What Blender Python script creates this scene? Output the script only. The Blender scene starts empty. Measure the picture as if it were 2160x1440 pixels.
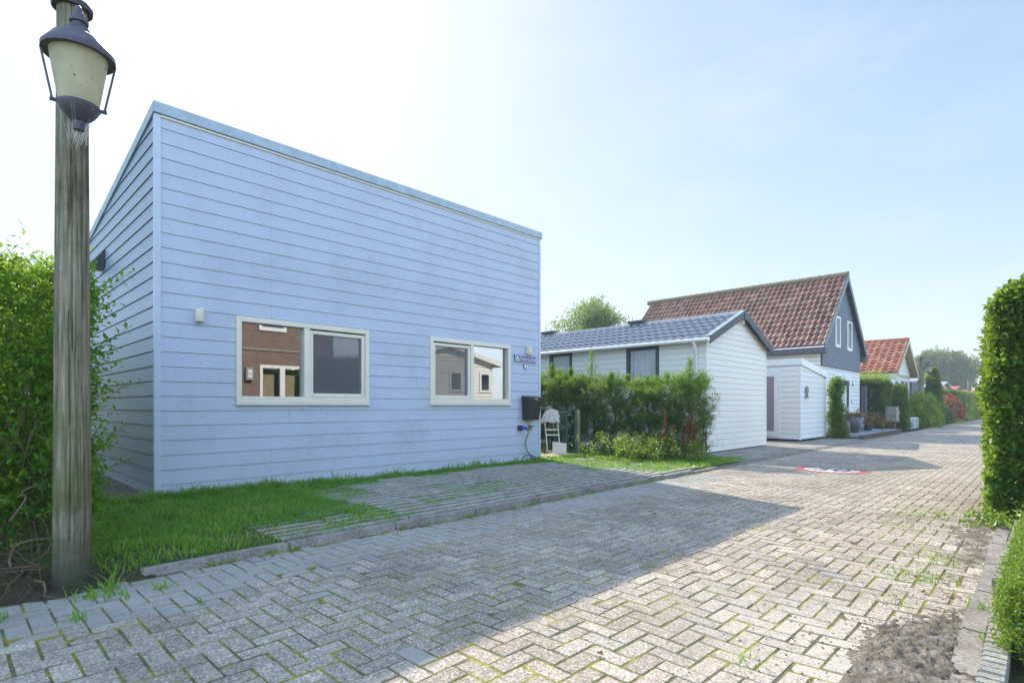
import bpy, bmesh, math, random
import numpy as np
from mathutils import Vector, Matrix, noise
random.seed(7); RNG = np.random.default_rng(11)
S = bpy.context.scene; COL = S.collection
R = math.radians

# ------------------------------------------------------------------ materials
def nt_new(name):
    m = bpy.data.materials.new(name); m.use_nodes = True
    nt = m.node_tree; nt.nodes.clear()
    return m, nt
def nd(nt, t, **k):
    n = nt.nodes.new(t)
    for a, v in k.items():
        if a in n.inputs: n.inputs[a].default_value = v
        else: setattr(n, a, v)
    return n
def ln(nt, a, ao, b, bi): nt.links.new(a.outputs[ao], b.inputs[bi])
def c4(c): return (c[0], c[1], c[2], 1)
def coords(nt, scale=(1, 1, 1)):
    tc = nd(nt, 'ShaderNodeTexCoord'); mp = nd(nt, 'ShaderNodeMapping'); mp.inputs['Scale'].default_value = scale
    ln(nt, tc, 'Object', mp, 'Vector'); return mp
def noise_n(nt, vec, sc, det=4, rough=.6):
    n = nd(nt, 'ShaderNodeTexNoise'); n.inputs['Scale'].default_value = sc
    n.inputs['Detail'].default_value = det; n.inputs['Roughness'].default_value = rough
    ln(nt, vec, 'Vector', n, 'Vector'); return n
def ramp(nt, src, out, stops):
    r = nd(nt, 'ShaderNodeValToRGB'); e = r.color_ramp.elements
    while len(e) > 1: e.remove(e[-1])
    e[0].position = stops[0][0]; e[0].color = c4(stops[0][1])
    for p, c in stops[1:]:
        q = e.new(p); q.color = c4(c)
    ln(nt, src, out, r, 'Fac'); return r
def mixc(nt, a, b, fac=None, facv=.5, mode='MIX'):
    """a, b: (node, output) or colour"""
    m = nd(nt, 'ShaderNodeMix'); m.data_type = 'RGBA'; m.blend_type = mode
    m.inputs[0].default_value = facv
    if fac: ln(nt, fac[0], fac[1], m, 0)
    for s, i in ((a, 6), (b, 7)):
        if isinstance(s[0], (int, float)): m.inputs[i].default_value = c4(s)
        else: nt.links.new(s[0].outputs[s[1]], m.inputs[i])
    return m
def finish(nt, col, rough=.6, spec=.4, bump=None, bdist=.01, bstr=1., metal=0, extra=None):
    b = nd(nt, 'ShaderNodeBsdfPrincipled'); o = nd(nt, 'ShaderNodeOutputMaterial')
    if isinstance(col[0], (int, float)): b.inputs['Base Color'].default_value = c4(col)
    else: nt.links.new(col[0].outputs[col[1]], b.inputs['Base Color'])
    b.inputs['Roughness'].default_value = rough; b.inputs['Specular IOR Level'].default_value = spec
    b.inputs['Metallic'].default_value = metal
    if bump:
        bm = nd(nt, 'ShaderNodeBump'); bm.inputs['Distance'].default_value = bdist; bm.inputs['Strength'].default_value = bstr
        ln(nt, bump[0], bump[1], bm, 'Height'); ln(nt, bm, 'Normal', b, 'Normal')
    ln(nt, b, 'BSDF', o, 'Surface'); return b
def M_plain(name, c, rough=.55, spec=.4, var=.12, vs=6., bump=.0, bs=60., metal=0):
    m, nt = nt_new(name); mp = coords(nt); n = noise_n(nt, mp, vs, 5)
    d = tuple(x * (1 - var) for x in c); l = tuple(min(1, x * (1 + var)) for x in c)
    r = ramp(nt, n, 'Fac', [(.3, d), (.7, l)])
    bn = noise_n(nt, mp, bs, 3) if bump else None
    finish(nt, (r, 'Color'), rough, spec, (bn, 'Fac') if bump else None, bump, 1, metal); return m
def M_clad(name, c, grain=90., gb=.002, stain=(.22, .25, .20), stam=.55, rough=.5, ticks=True, spec=.35):
    m, nt = nt_new(name); mp = coords(nt, (2.2, 2.2, grain)); g = noise_n(nt, mp, 3., 4)
    mp2 = coords(nt); big = noise_n(nt, mp2, .9, 5, .65); fine = noise_n(nt, mp2, 9., 4)
    r = ramp(nt, g, 'Fac', [(.3, tuple(x * .93 for x in c)), (.6, c)])
    mul = nd(nt, 'ShaderNodeMath', operation='MULTIPLY')
    a = ramp(nt, big, 'Fac', [(.48, (0, 0, 0)), (.64, (1, 1, 1))]); b = ramp(nt, g, 'Fac', [(.48, (0, 0, 0)), (.62, (1, 1, 1))])
    ln(nt, a, 'Color', mul, 0); ln(nt, b, 'Color', mul, 1)
    ml = nd(nt, 'ShaderNodeMath', operation='MULTIPLY'); ln(nt, mul, 0, ml, 0); ml.inputs[1].default_value = stam
    x = mixc(nt, (r, 'Color'), stain, (ml, 0))
    last = x
    if ticks:
        mp3 = coords(nt, (75, 75, 26)); t = noise_n(nt, mp3, 1., 2, .4)
        tr = ramp(nt, t, 'Fac', [(.715, (0, 0, 0)), (.74, (.6, .6, .6))])
        last = mixc(nt, (x, 2), (.16, .17, .2), (tr, 'Color'))
    finish(nt, (last, 2), rough, spec, (g, 'Fac'), gb, 1); return m
def M_leaf(name, stops, trans=.35, rough=.45, spec=.4, tcol=None):
    m, nt = nt_new(name)
    at = nd(nt, 'ShaderNodeAttribute'); at.attribute_name = 'rnd'
    r = ramp(nt, at, 'Fac', stops)
    b = nd(nt, 'ShaderNodeBsdfPrincipled'); o = nd(nt, 'ShaderNodeOutputMaterial')
    ln(nt, r, 'Color', b, 'Base Color'); b.inputs['Roughness'].default_value = rough; b.inputs['Specular IOR Level'].default_value = spec
    t = nd(nt, 'ShaderNodeBsdfTranslucent')
    tc = mixc(nt, (r, 'Color'), tcol or (.55, .75, .08), None, .5)
    ln(nt, tc, 2, t, 'Color')
    mx = nd(nt, 'ShaderNodeMixShader'); mx.inputs[0].default_value = trans
    ln(nt, b, 'BSDF', mx, 1); ln(nt, t, 'BSDF', mx, 2); ln(nt, mx, 'Shader', o, 'Surface'); return m
def M_glass(name, refl=.4, tint=(.8, .85, .85)):
    m, nt = nt_new(name); o = nd(nt, 'ShaderNodeOutputMaterial')
    g = nd(nt, 'ShaderNodeBsdfGlossy'); g.inputs['Roughness'].default_value = 0.0; g.inputs['Color'].default_value = (.95, .97, 1, 1)
    t = nd(nt, 'ShaderNodeBsdfTransparent'); t.inputs['Color'].default_value = c4(tint)
    mx = nd(nt, 'ShaderNodeMixShader'); mx.inputs[0].default_value = refl
    ln(nt, t, 0, mx, 1); ln(nt, g, 0, mx, 2); ln(nt, mx, 0, o, 'Surface'); return m
def M_alpha(name, c, lo, hi, sc=14., base=1.):
    """worn paint / mesh: noise decides where the surface is missing"""
    m, nt = nt_new(name); o = nd(nt, 'ShaderNodeOutputMaterial'); mp = coords(nt)
    n = noise_n(nt, mp, sc, 6, .7); r = ramp(nt, n, 'Fac', [(lo, (0, 0, 0)), (hi, (1, 1, 1))])
    d = nd(nt, 'ShaderNodeBsdfPrincipled'); d.inputs['Base Color'].default_value = c4(c); d.inputs['Roughness'].default_value = .6
    t = nd(nt, 'ShaderNodeBsdfTransparent'); mx = nd(nt, 'ShaderNodeMixShader')
    mu = nd(nt, 'ShaderNodeMath', operation='MULTIPLY'); mu.inputs[1].default_value = base
    ln(nt, r, 'Color', mu, 0); ln(nt, mu, 0, mx, 0); ln(nt, t, 0, mx, 1); ln(nt, d, 0, mx, 2); ln(nt, mx, 0, o, 'Surface'); return m
def M_screen(name, c, f):
    m, nt = nt_new(name); o = nd(nt, 'ShaderNodeOutputMaterial')
    d = nd(nt, 'ShaderNodeBsdfDiffuse'); d.inputs['Color'].default_value = c4(c)
    t = nd(nt, 'ShaderNodeBsdfTransparent'); mx = nd(nt, 'ShaderNodeMixShader'); mx.inputs[0].default_value = f
    ln(nt, t, 0, mx, 1); ln(nt, d, 0, mx, 2); ln(nt, mx, 0, o, 'Surface'); return m

def M_paver():
    m, nt = nt_new('paver_concrete'); mp = coords(nt)
    at = nd(nt, 'ShaderNodeAttribute'); at.attribute_name = 'rnd'
    kd = nd(nt, 'ShaderNodeAttribute'); kd.attribute_name = 'kind'
    base = ramp(nt, at, 'Fac', [(0, (.34, .295, .25)), (.35, (.39, .345, .30)), (.6, (.43, .385, .335)), (.82, (.42, .35, .305)), (1, (.50, .45, .39))])
    vo = nd(nt, 'ShaderNodeTexVoronoi'); vo.inputs['Scale'].default_value = 105; ln(nt, mp, 'Vector', vo, 'Vector')
    sp = ramp(nt, vo, 'Color', [(.0, (.42, .41, .41)), (.4, (.84, .83, .82)), (.7, (1.03, 1.03, 1.01)), (.88, (1.5, 1.5, 1.5))])
    agg = mixc(nt, (base, 'Color'), (sp, 'Color'), None, 1., 'MULTIPLY')
    sm = noise_n(nt, mp, 25, 5, .7)
    smr = ramp(nt, sm, 'Fac', [(.3, (.85, .86, .88)), (.7, (1.1, 1.1, 1.1))])
    smooth = mixc(nt, (.36, .345, .32), (smr, 'Color'), None, 1., 'MULTIPLY')
    body = mixc(nt, (agg, 2), (smooth, 2), (kd, 'Fac'))
    n2 = noise_n(nt, mp, 1.1, 5, .65); st = ramp(nt, n2, 'Fac', [(.33, (.74, .73, .72)), (.5, (.97, .97, .96)), (.67, (1.10, 1.09, 1.07))])
    b2 = mixc(nt, (body, 2), (st, 'Color'), None, 1., 'MULTIPLY')
    n3 = noise_n(nt, mp, 5., 5, .7); dk = ramp(nt, n3, 'Fac', [(.62, (0, 0, 0)), (.8, (.45, .45, .45))])
    b3 = mixc(nt, (b2, 2), (.42, .39, .34), (dk, 'Color'))
    # sand trodden into the pavers round the muddy hollow
    ps = nd(nt, 'ShaderNodeVectorMath', operation='DISTANCE'); ps.inputs[1].default_value = (3.05, .70, 0)
    ln(nt, mp, 'Vector', ps, 0)
    sr = nd(nt, 'ShaderNodeMapRange'); sr.inputs['From Min'].default_value = .25; sr.inputs['From Max'].default_value = 1.05
    sr.inputs['To Min'].default_value = .85; sr.inputs['To Max'].default_value = 0
    ln(nt, ps, 'Value', sr, 'Value')
    mu = nd(nt, 'ShaderNodeMath', operation='MULTIPLY'); ln(nt, sr, 0, mu, 0)
    sn = ramp(nt, sm, 'Fac', [(.35, (.2, .2, .2)), (.6, (1, 1, 1))]); ln(nt, sn, 'Color', mu, 1)
    b4 = mixc(nt, (b3, 2), (.47, .43, .37), (mu, 0))
    finish(nt, (b4, 2), .85, .25, (vo, 'Distance'), .004, .8); return m
def M_joint():
    m, nt = nt_new('joint_moss'); mp = coords(nt); n = noise_n(nt, mp, 3.2, 6, .75); n2 = noise_n(nt, mp, 40, 4, .7)
    a = ramp(nt, n, 'Fac', [(.36, (.13, .115, .095)), (.46, (.15, .145, .07)), (.55, (.26, .25, .055)), (.66, (.38, .36, .06)), (.8, (.24, .28, .04))])
    b = ramp(nt, n2, 'Fac', [(.3, (.6, .6, .6)), (.7, (1.25, 1.25, 1.2))])
    x = mixc(nt, (a, 'Color'), (b, 'Color'), None, 1., 'MULTIPLY')
    finish(nt, (x, 2), .95, .1, (n2, 'Fac'), .008, 1); return m
def M_soil(name, c1, c2, c3, sc=5., bd=.02):
    m, nt = nt_new(name); mp = coords(nt); n = noise_n(nt, mp, sc, 6, .7); n2 = noise_n(nt, mp, sc * 12, 4, .7)
    a = ramp(nt, n, 'Fac', [(.32, c1), (.5, c2), (.68, c3)])
    b = ramp(nt, n2, 'Fac', [(.3, (.6, .6, .6)), (.7, (1.3, 1.3, 1.3))])
    x = mixc(nt, (a, 'Color'), (b, 'Color'), None, 1., 'MULTIPLY')
    finish(nt, (x, 2), .95, .15, (n2, 'Fac'), bd, 1); return m
def M_wood():
    m, nt = nt_new('weathered_pole_wood'); mp = coords(nt, (44, 44, 1.7)); g = noise_n(nt, mp, 1., 6, .75)
    mp2 = coords(nt); n = noise_n(nt, mp2, 2.6, 6, .7)
    mp4 = coords(nt, (70, 70, 2.2)); g2 = noise_n(nt, mp4, 1., 4, .6)
    a = ramp(nt, g, 'Fac', [(.33, (.07, .06, .046)), (.44, (.19, .17, .13)), (.56, (.275, .25, .20)), (.70, (.42, .395, .34))])
    b = ramp(nt, n, 'Fac', [(.3, (.5, .47, .42)), (.5, (1, 1, .96)), (.7, (1.3, 1.25, 1.15))])
    x = mixc(nt, (a, 'Color'), (b, 'Color'), None, 1., 'MULTIPLY')
    f = ramp(nt, g2, 'Fac', [(.34, (.45, .44, .42)), (.44, (.92, .92, .91)), (.7, (1.1, 1.1, 1.08))])
    x = mixc(nt, (x, 2), (f, 'Color'), None, 1., 'MULTIPLY')
    mp3 = coords(nt); n3 = noise_n(nt, mp3, 3.3, 5, .65)          # algae low on the post
    sep = nd(nt, 'ShaderNodeSeparateXYZ'); ln(nt, mp3, 'Vector', sep, 'Vector')
    mr = nd(nt, 'ShaderNodeMapRange'); mr.inputs['From Min'].default_value = .2; mr.inputs['From Max'].default_value = 1.5
    mr.inputs['To Min'].default_value = 1.; mr.inputs['To Max'].default_value = .12; ln(nt, sep, 'Z', mr, 'Value')
    gr = ramp(nt, n3, 'Fac', [(.38, (0, 0, 0)), (.60, (.9, .9, .9))])
    mu = nd(nt, 'ShaderNodeMath', operation='MULTIPLY'); ln(nt, mr, 0, mu, 0); ln(nt, gr, 'Color', mu, 1)
    y = mixc(nt, (x, 2), (.095, .125, .022), (mu, 0))
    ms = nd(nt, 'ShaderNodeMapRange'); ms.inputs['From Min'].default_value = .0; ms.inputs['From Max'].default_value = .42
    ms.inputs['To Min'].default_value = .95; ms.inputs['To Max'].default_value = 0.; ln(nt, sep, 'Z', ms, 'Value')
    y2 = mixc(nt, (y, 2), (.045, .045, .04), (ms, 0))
    finish(nt, (y2, 2), .85, .2, (g, 'Fac'), .012, 1); return m
def M_tile(name, stops, moss, rough=.5):
    m, nt = nt_new(name); mp = coords(nt); at = nd(nt, 'ShaderNodeAttribute'); at.attribute_name = 'rnd'
    a = ramp(nt, at, 'Fac', stops); n = noise_n(nt, mp, 2.2, 6, .7); n2 = noise_n(nt, mp, 22, 4, .7)
    f = ramp(nt, n, 'Fac', [(.52, (0, 0, 0)), (.72, (.75, .75, .75))])
    x = mixc(nt, (a, 'Color'), moss, (f, 'Color'))
    g = ramp(nt, n2, 'Fac', [(.3, (.75, .75, .75)), (.7, (1.2, 1.2, 1.2))])
    y = mixc(nt, (x, 2), (g, 'Color'), None, 1., 'MULTIPLY')
    finish(nt, (y, 2), rough, .35, (n2, 'Fac'), .004, .6); return m
def M_brickwall(name):
    m, nt = nt_new(name); tc = nd(nt, 'ShaderNodeTexCoord'); sep = nd(nt, 'ShaderNodeSeparateXYZ'); cmb = nd(nt, 'ShaderNodeCombineXYZ')
    ln(nt, tc, 'Object', sep, 'Vector'); ln(nt, sep, 'X', cmb, 'X'); ln(nt, sep, 'Z', cmb, 'Y')
    b = nd(nt, 'ShaderNodeTexBrick'); ln(nt, cmb, 'Vector', b, 'Vector')
    for k, v in (('Scale', 1.), ('Brick Width', .22), ('Row Height', .065), ('Mortar Size', .006)): b.inputs[k].default_value = v
    b.inputs['Color1'].default_value = (.17, .11, .09, 1); b.inputs['Color2'].default_value = (.23, .16, .13, 1); b.inputs['Mortar'].default_value = (.2, .18, .16, 1)
    finish(nt, (b, 'Color'), .8, .2); return m
def M_lampglass():
    m, nt = nt_new('yellowed_lamp_glass'); mp = coords(nt); n = noise_n(nt, mp, 55, 3, .5); n2 = noise_n(nt, mp, 5, 3)
    a = ramp(nt, n2, 'Fac', [(.3, (.60, .58, .42)), (.7, (.80, .77, .60))])
    s = ramp(nt, n, 'Fac', [(.68, (0, 0, 0)), (.74, (1, 1, 1))])
    x = mixc(nt, (a, 'Color'), (.12, .09, .05), (s, 'Color'))
    b = nd(nt, 'ShaderNodeBsdfPrincipled'); b.inputs['Roughness'].default_value = .25; ln(nt, x, 2, b, 'Base Color')
    t = nd(nt, 'ShaderNodeBsdfTranslucent'); ln(nt, x, 2, t, 'Color'); o = nd(nt, 'ShaderNodeOutputMaterial')
    mx = nd(nt, 'ShaderNodeMixShader'); mx.inputs[0].default_value = .62
    ln(nt, b, 0, mx, 1); ln(nt, t, 0, mx, 2); ln(nt, mx, 0, o, 'Surface'); return m

MT = {}
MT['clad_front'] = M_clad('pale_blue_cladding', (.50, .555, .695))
MT['clad_side_shaded'] = M_clad('pale_blue_cladding_coarse_shaded', (.25, .33, .47), 55., .005, ticks=False, rough=.36, spec=.5)  # same paint as the front; side-wall shade put into the darker, bluer colour
MT['trim_blue'] = M_plain('blue_grey_trim', (.51, .565, .705), .35, .5, .04)
MT['zinc'] = M_plain('zinc_roof_trim', (.34, .41, .47), .45, .5, .14, 9., metal=.35)
MT['dark_gap'] = M_plain('dark_batten', (.28, .30, .34), .8)
MT['cream'] = M_plain('cream_window_paint', (.76, .715, .61), .4, .4, .04)
MT['white'] = M_plain('white_plastic', (.80, .80, .80), .35, .45, .03)
MT['offwhite'] = M_plain('off_white_cloth', (.66, .62, .57), .9, .1, .12, 30, .004, 90)
MT['glass'] = M_glass('window_glass', .42)
MT['glass_net'] = M_glass('chalet_glass', .22, (.9, .92, .92))
MT['screen'] = M_screen('insect_mesh', (.17, .17, .19), .60)
MT['screen_light'] = M_screen('insect_mesh_pale', (.22, .215, .21), .5)
MT['room'] = M_plain('room_plaster', (.30, .29, .27), .8)
MT['curtain'] = M_plain('net_curtain', (.75, .76, .78), .9, .1, .06, 20)
MT['black'] = M_plain('black_plastic', (.028, .03, .034), .42, .45, .1)
MT['charcoal'] = M_plain('charcoal_paint', (.062, .07, .082), .5, .4, .1)
MT['greyboard'] = M_plain('grey_board_paint', (.16, .195, .25), .55, .35, .1)
MT['lamp_metal'] = M_plain('tarnished_lantern_metal', (.085, .08, .105), .5, .5, .3, 25, .002, 120, .3)
MT['lamp_glass'] = M_lampglass()
MT['wood'] = M_wood()
MT['stake'] = M_plain('grey_stake_wood', (.30, .26, .18), .85, .2, .2, 12, .006, 50)
MT['chalet'] = M_clad('cream_chalet_panel', (.82, .81, .775), 60., .0006, (.46, .47, .38), .35, .45, False)
MT['lower_white'] = M_clad('white_wall_panel', (.78, .78, .79), 60., .0006, (.46, .48, .42), .3, .5, False)
MT['steel_tile'] = M_plain('anthracite_roof_sheet', (.16, .18, .22), .27, .9, .12, 8)
MT['brown_tile'] = M_tile('brown_pantile', [(0, (.09, .04, .032)), (.4, (.165, .068, .05)), (.75, (.22, .10, .075)), (1, (.27, .145, .11))], (.13, .115, .07))
MT['orange_tile'] = M_tile('orange_pantile', [(0, (.27, .085, .05)), (.5, (.38, .135, .08)), (1, (.46, .21, .14))], (.12, .075, .05))
MT['ridge'] = M_plain('lichen_ridge_tile', (.22, .18, .13), .85, .2, .35, 8, .01, 40)
MT['mauve'] = M_plain('mauve_door_panel', (.31, .25, .28), .5, .4, .06)
MT['paver'] = M_paver(); MT['joint'] = M_joint()
MT['kerb'] = M_soil('kerb_concrete', (.20, .18, .17), (.29, .265, .25), (.35, .33, .31), 4., .004)
MT['grid'] = M_soil('grid_concrete', (.25, .235, .215), (.36, .34, .315), (.45, .43, .40), 6., .004)
MT['slab'] = M_soil('slab_concrete', (.20, .185, .15), (.30, .28, .25), (.37, .35, .32), 2.5, .003)
MT['soil'] = M_soil('dark_soil', (.045, .036, .026), (.075, .062, .042), (.06, .075, .025), 4.)
MT['mud'] = M_soil('dry_mud', (.10, .085, .068), (.21, .185, .155), (.36, .325, .28), 9., .012)
MT['lawn'] = M_soil('turf_base', (.05, .075, .022), (.08, .12, .03), (.15, .125, .07), 5.)
MT['sand'] = M_soil('sandy_path', (.36, .28, .21), (.46, .36, .28), (.5, .42, .34), 5., .01)
MT['deckwood'] = M_soil('grey_deck_wood', (.13, .115, .10), (.20, .18, .16), (.26, .24, .22), 5., .004)
MT['bark'] = M_plain('brown_bark', (.115, .085, .06), .9, .1, .35, 14, .01, 50)
MT['twig'] = M_plain('grey_brown_twig', (.14, .10, .07), .9, .1, .3, 14)
MT['signblue'] = M_plain('blue_enamel', (.035, .045, .30), .3, .5, .05)
MT['signgreen'] = M_plain('green_enamel', (.09, .25, .12), .3, .5, .1)
MT['plugblue'] = M_plain('blue_plug_plastic', (.03, .05, .42), .4)
MT['brass'] = M_plain('aged_brass', (.32, .29, .24), .4, .5, .2, 30, metal=.6)
MT['gategreen'] = M_plain('dark_green_metal', (.018, .095, .075), .4, .5, .12)
MT['red'] = M_plain('red_plastic', (.42, .012, .05), .4)
MT['stone'] = M_soil('edging_stone', (.24, .235, .225), (.33, .32, .29), (.42, .39, .33), 9., .005)
MT['paint_red'] = M_alpha('worn_red_paint', (.58, .09, .11), .40, .60)
MT['paint_white'] = M_alpha('worn_white_paint', (.68, .70, .72), .40, .58)
MT['paint_black'] = M_alpha('worn_black_paint', (.07, .075, .085), .38, .56)
MT['potgrey'] = M_plain('dark_pot_glaze', (.05, .055, .065), .35, .5, .2)
MT['web'] = M_alpha('cobweb', (.75, .75, .74), .42, .62, 60., .55)
MT['brickwall'] = M_brickwall('brown_brick')
MT['greywood'] = M_plain('silver_grey_wood', (.27, .255, .225), .85, .2, .2, 12)
MT['redroof'] = M_plain('red_roof_sheet', (.42, .10, .09), .6, .3, .15)
MT['tan'] = M_plain('tan_panel', (.52, .42, .27), .6, .3, .05)
MT['lead'] = M_plain('lead_sheet', (.28, .31, .35), .5, .4, .1)
MT['cap'] = M_plain('rusty_pole_cap', (.06, .05, .06), .6, .4, .3, 20)
# foliage (per-leaf tone in attribute rnd)
MT['privet'] = M_leaf('privet_leaf', [(0, (.028, .115, .009)), (.5, (.06, .21, .010)), (.85, (.14, .31, .014)), (1, (.27, .35, .02))], .48, .4)
MT['hornbeam'] = M_leaf('hornbeam_leaf', [(0, (.028, .10, .009)), (.5, (.05, .16, .010)), (.85, (.09, .23, .013)), (.96, (.17, .24, .02)), (1, (.2, .13, .05))], .45, .32, .5)
MT['conifer'] = M_leaf('leyland_needle', [(0, (.022, .088, .014)), (.6, (.038, .145, .016)), (1, (.12, .27, .02))], .36, .55)
MT['grass'] = M_leaf('grass_blade', [(0, (.06, .20, .014)), (.6, (.11, .31, .02)), (.9, (.20, .40, .03)), (1, (.40, .36, .15))], .45, .3)
MT['box'] = M_leaf('boxwood_leaf', [(0, (.06, .14, .015)), (.6, (.11, .22, .02)), (1, (.22, .32, .04))], .4, .4)
MT['dark_leaf'] = M_leaf('dark_shrub_leaf', [(0, (.02, .06, .014)), (.6, (.035, .095, .018)), (1, (.07, .15, .02))], .3, .45)
MT['thuja'] = M_leaf('thuja_leaf', [(0, (.02, .075, .014)), (.6, (.035, .12, .016)), (1, (.10, .25, .02))], .5, .5)
MT['yellowgreen'] = M_leaf('yellow_green_leaf', [(0, (.05, .13, .015)), (.5, (.12, .24, .02)), (1, (.36, .42, .035))], .55, .5)
MT['bluebush'] = M_leaf('blue_green_leaf', [(0, (.025, .07, .04)), (1, (.05, .13, .06))], .25, .5)
MT['hydr_flower'] = M_leaf('hydrangea_bloom', [(0, (.28, .03, .06)), (.5, (.42, .08, .07)), (1, (.52, .24, .10))], .3, .6, .2, (.8, .25, .1))
MT['rust'] = M_leaf('rust_seed', [(0, (.13, .045, .028)), (.6, (.20, .075, .042)), (1, (.28, .14, .07))], .2, .8, .1, (.5, .15, .06))
MT['dead'] = M_leaf('dead_leaf', [(0, (.10, .065, .035)), (.6, (.22, .14, .07)), (1, (.36, .25, .13))], .25, .8, .1, (.5, .35, .15))
MT['tree'] = M_leaf('far_tree_leaf', [(0, (.03, .07, .022)), (.6, (.055, .115, .03)), (1, (.10, .17, .05))], .3, .5)
MT['poplar'] = M_leaf('willow_leaf', [(0, (.06, .12, .04)), (.6, (.11, .19, .06)), (1, (.2, .28, .1))], .4, .5)
MT['purple'] = M_leaf('purple_bloom', [(0, (.22, .1, .35)), (1, (.4, .25, .5))], .3, .6, .2, (.6, .3, .7))

# ------------------------------------------------------------------ objects
WL = {}
def link(o, parent=None, wl=None):
    COL.objects.link(o)
    if parent is not None: o.parent = parent
    WL[o.name] = wl if wl is not None else Vector((0, 0, 0))
    return o
def tag(o, label=None, cat=None, group=None, kind=None):
    if label: o['label'] = label
    if cat: o['category'] = cat
    if group: o['group'] = group
    if kind: o['kind'] = kind
    return o
def thing(name, label, cat, loc, group=None):
    o = bpy.data.objects.new(name, None); o.empty_display_size = .1; o.location = loc
    link(o, None, Vector(loc)); return tag(o, label, cat, group)
def place(name, me, mat, parent=None, loc=None):
    """mesh given in world metres; the object's origin becomes its thing's base"""
    base = WL[parent.name] if parent is not None else Vector(loc or (0, 0, 0))
    me.transform(Matrix.Translation(-base))
    for m in (mat if isinstance(mat, (list, tuple)) else [mat]): me.materials.append(MT[m])
    o = bpy.data.objects.new(name, me)
    if parent is None: o.location = base
    return link(o, parent, base)
def copy_tree(o, loc=None, parent=None):
    c = o.copy(); COL.objects.link(c); WL[c.name] = Vector(loc) if loc is not None else WL.get(o.name)
    if parent is not None: c.parent = parent
    if loc is not None: c.location = loc
    for ch in list(o.children): copy_tree(ch, None, c)
    return c

class MB:
    def __init__(s): s.v = []; s.f = []; s.mi = []; s.r = []; s.m = 0; s.rv = .5; s.xf = None
    def pt(s, p):
        p = Vector(p)
        if s.xf is not None: p = s.xf(p)
        s.v.append(p); return len(s.v) - 1
    def face(s, idx): s.f.append(tuple(idx)); s.mi.append(s.m); s.r.append(s.rv)
    def poly(s, pts): s.face([s.pt(p) for p in pts])
    def box(s, x0, x1, y0, y1, z0, z1):
        i = [s.pt((x, y, z)) for z in (z0, z1) for x, y in ((x0, y0), (x1, y0), (x1, y1), (x0, y1))]
        for q in ((0, 3, 2, 1), (4, 5, 6, 7), (0, 1, 5, 4), (1, 2, 6, 5), (2, 3, 7, 6), (3, 0, 4, 7)): s.face([i[k] for k in q])
    def prism(s, a, b):
        """two matching point loops -> closed solid"""
        n = len(a); ia = [s.pt(p) for p in a]; ib = [s.pt(p) for p in b]
        s.face(ia[::-1]); s.face(ib)
        for k in range(n): s.face((ia[k], ia[(k + 1) % n], ib[(k + 1) % n], ib[k]))
    def ring(s, x0, x1, z0, z1, l, r, b, t, y0, y1):
        s.box(x0, x0 + l, y0, y1, z0, z1); s.box(x1 - r, x1, y0, y1, z0, z1)
        s.box(x0 + l, x1 - r, y0, y1, z0, z0 + b); s.box(x0 + l, x1 - r, y0, y1, z1 - t, z1)
    def tube(s, path, rad, n=6, cap=True):
        path = [Vector(p) for p in path]; rings = []
        for k, p in enumerate(path):
            d = (path[min(k + 1, len(path) - 1)] - path[max(k - 1, 0)]).normalized()
            a = d.orthogonal().normalized() if k == 0 else (a - d * a.dot(d)).normalized()
            b = d.cross(a); r = rad[k] if isinstance(rad, (list, tuple)) else rad
            rings.append([s.pt(p + (a * math.cos(t) + b * math.sin(t)) * r) for t in [2 * math.pi * j / n for j in range(n)]])
        for A, B in zip(rings, rings[1:]):
            for j in range(n): s.face((A[j], A[(j + 1) % n], B[(j + 1) % n], B[j]))
        if cap and n > 2: s.face(rings[0][::-1]); s.face(rings[-1])
    def lathe(s, c, prof, n=24, capb=True, capt=True):
        c = Vector(c); rings = [[s.pt(c + Vector((r * math.cos(2 * math.pi * j / n), r * math.sin(2 * math.pi * j / n), z))) for j in range(n)] for r, z in prof]
        for A, B in zip(rings, rings[1:]):
            for j in range(n): s.face((A[j], A[(j + 1) % n], B[(j + 1) % n], B[j]))
        if capb: s.face(rings[0][::-1])
        if capt: s.face(rings[-1])
    def mesh(s, name, smooth=False, bevel=0, recalc=True):
        me = bpy.data.meshes.new(name); me.from_pydata([tuple(v) for v in s.v], [], s.f); me.update()
        me.polygons.foreach_set('material_index', s.mi)
        a = me.attributes.new('rnd', 'FLOAT', 'FACE'); a.data.foreach_set('value', s.r)
        if bevel or recalc:
            bm = bmesh.new(); bm.from_mesh(me)
            if recalc: bmesh.ops.recalc_face_normals(bm, faces=bm.faces)
            if bevel:
                bmesh.ops.bevel(bm, geom=[e for e in bm.edges if len(e.link_faces) == 2 and e.calc_face_angle() > .5], offset=bevel, segments=2, affect='EDGES', clamp_overlap=True)
            bm.to_mesh(me); bm.free()
        if smooth:
            me.polygons.foreach_set('use_smooth', [True] * len(me.polygons))
            try: me.set_sharp_from_angle(angle=R(40))
            except Exception: pass
        return me
    def obj(s, name, mat, parent=None, loc=None, **k): return place(name, s.mesh(name, **k), mat, parent, loc)

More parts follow.
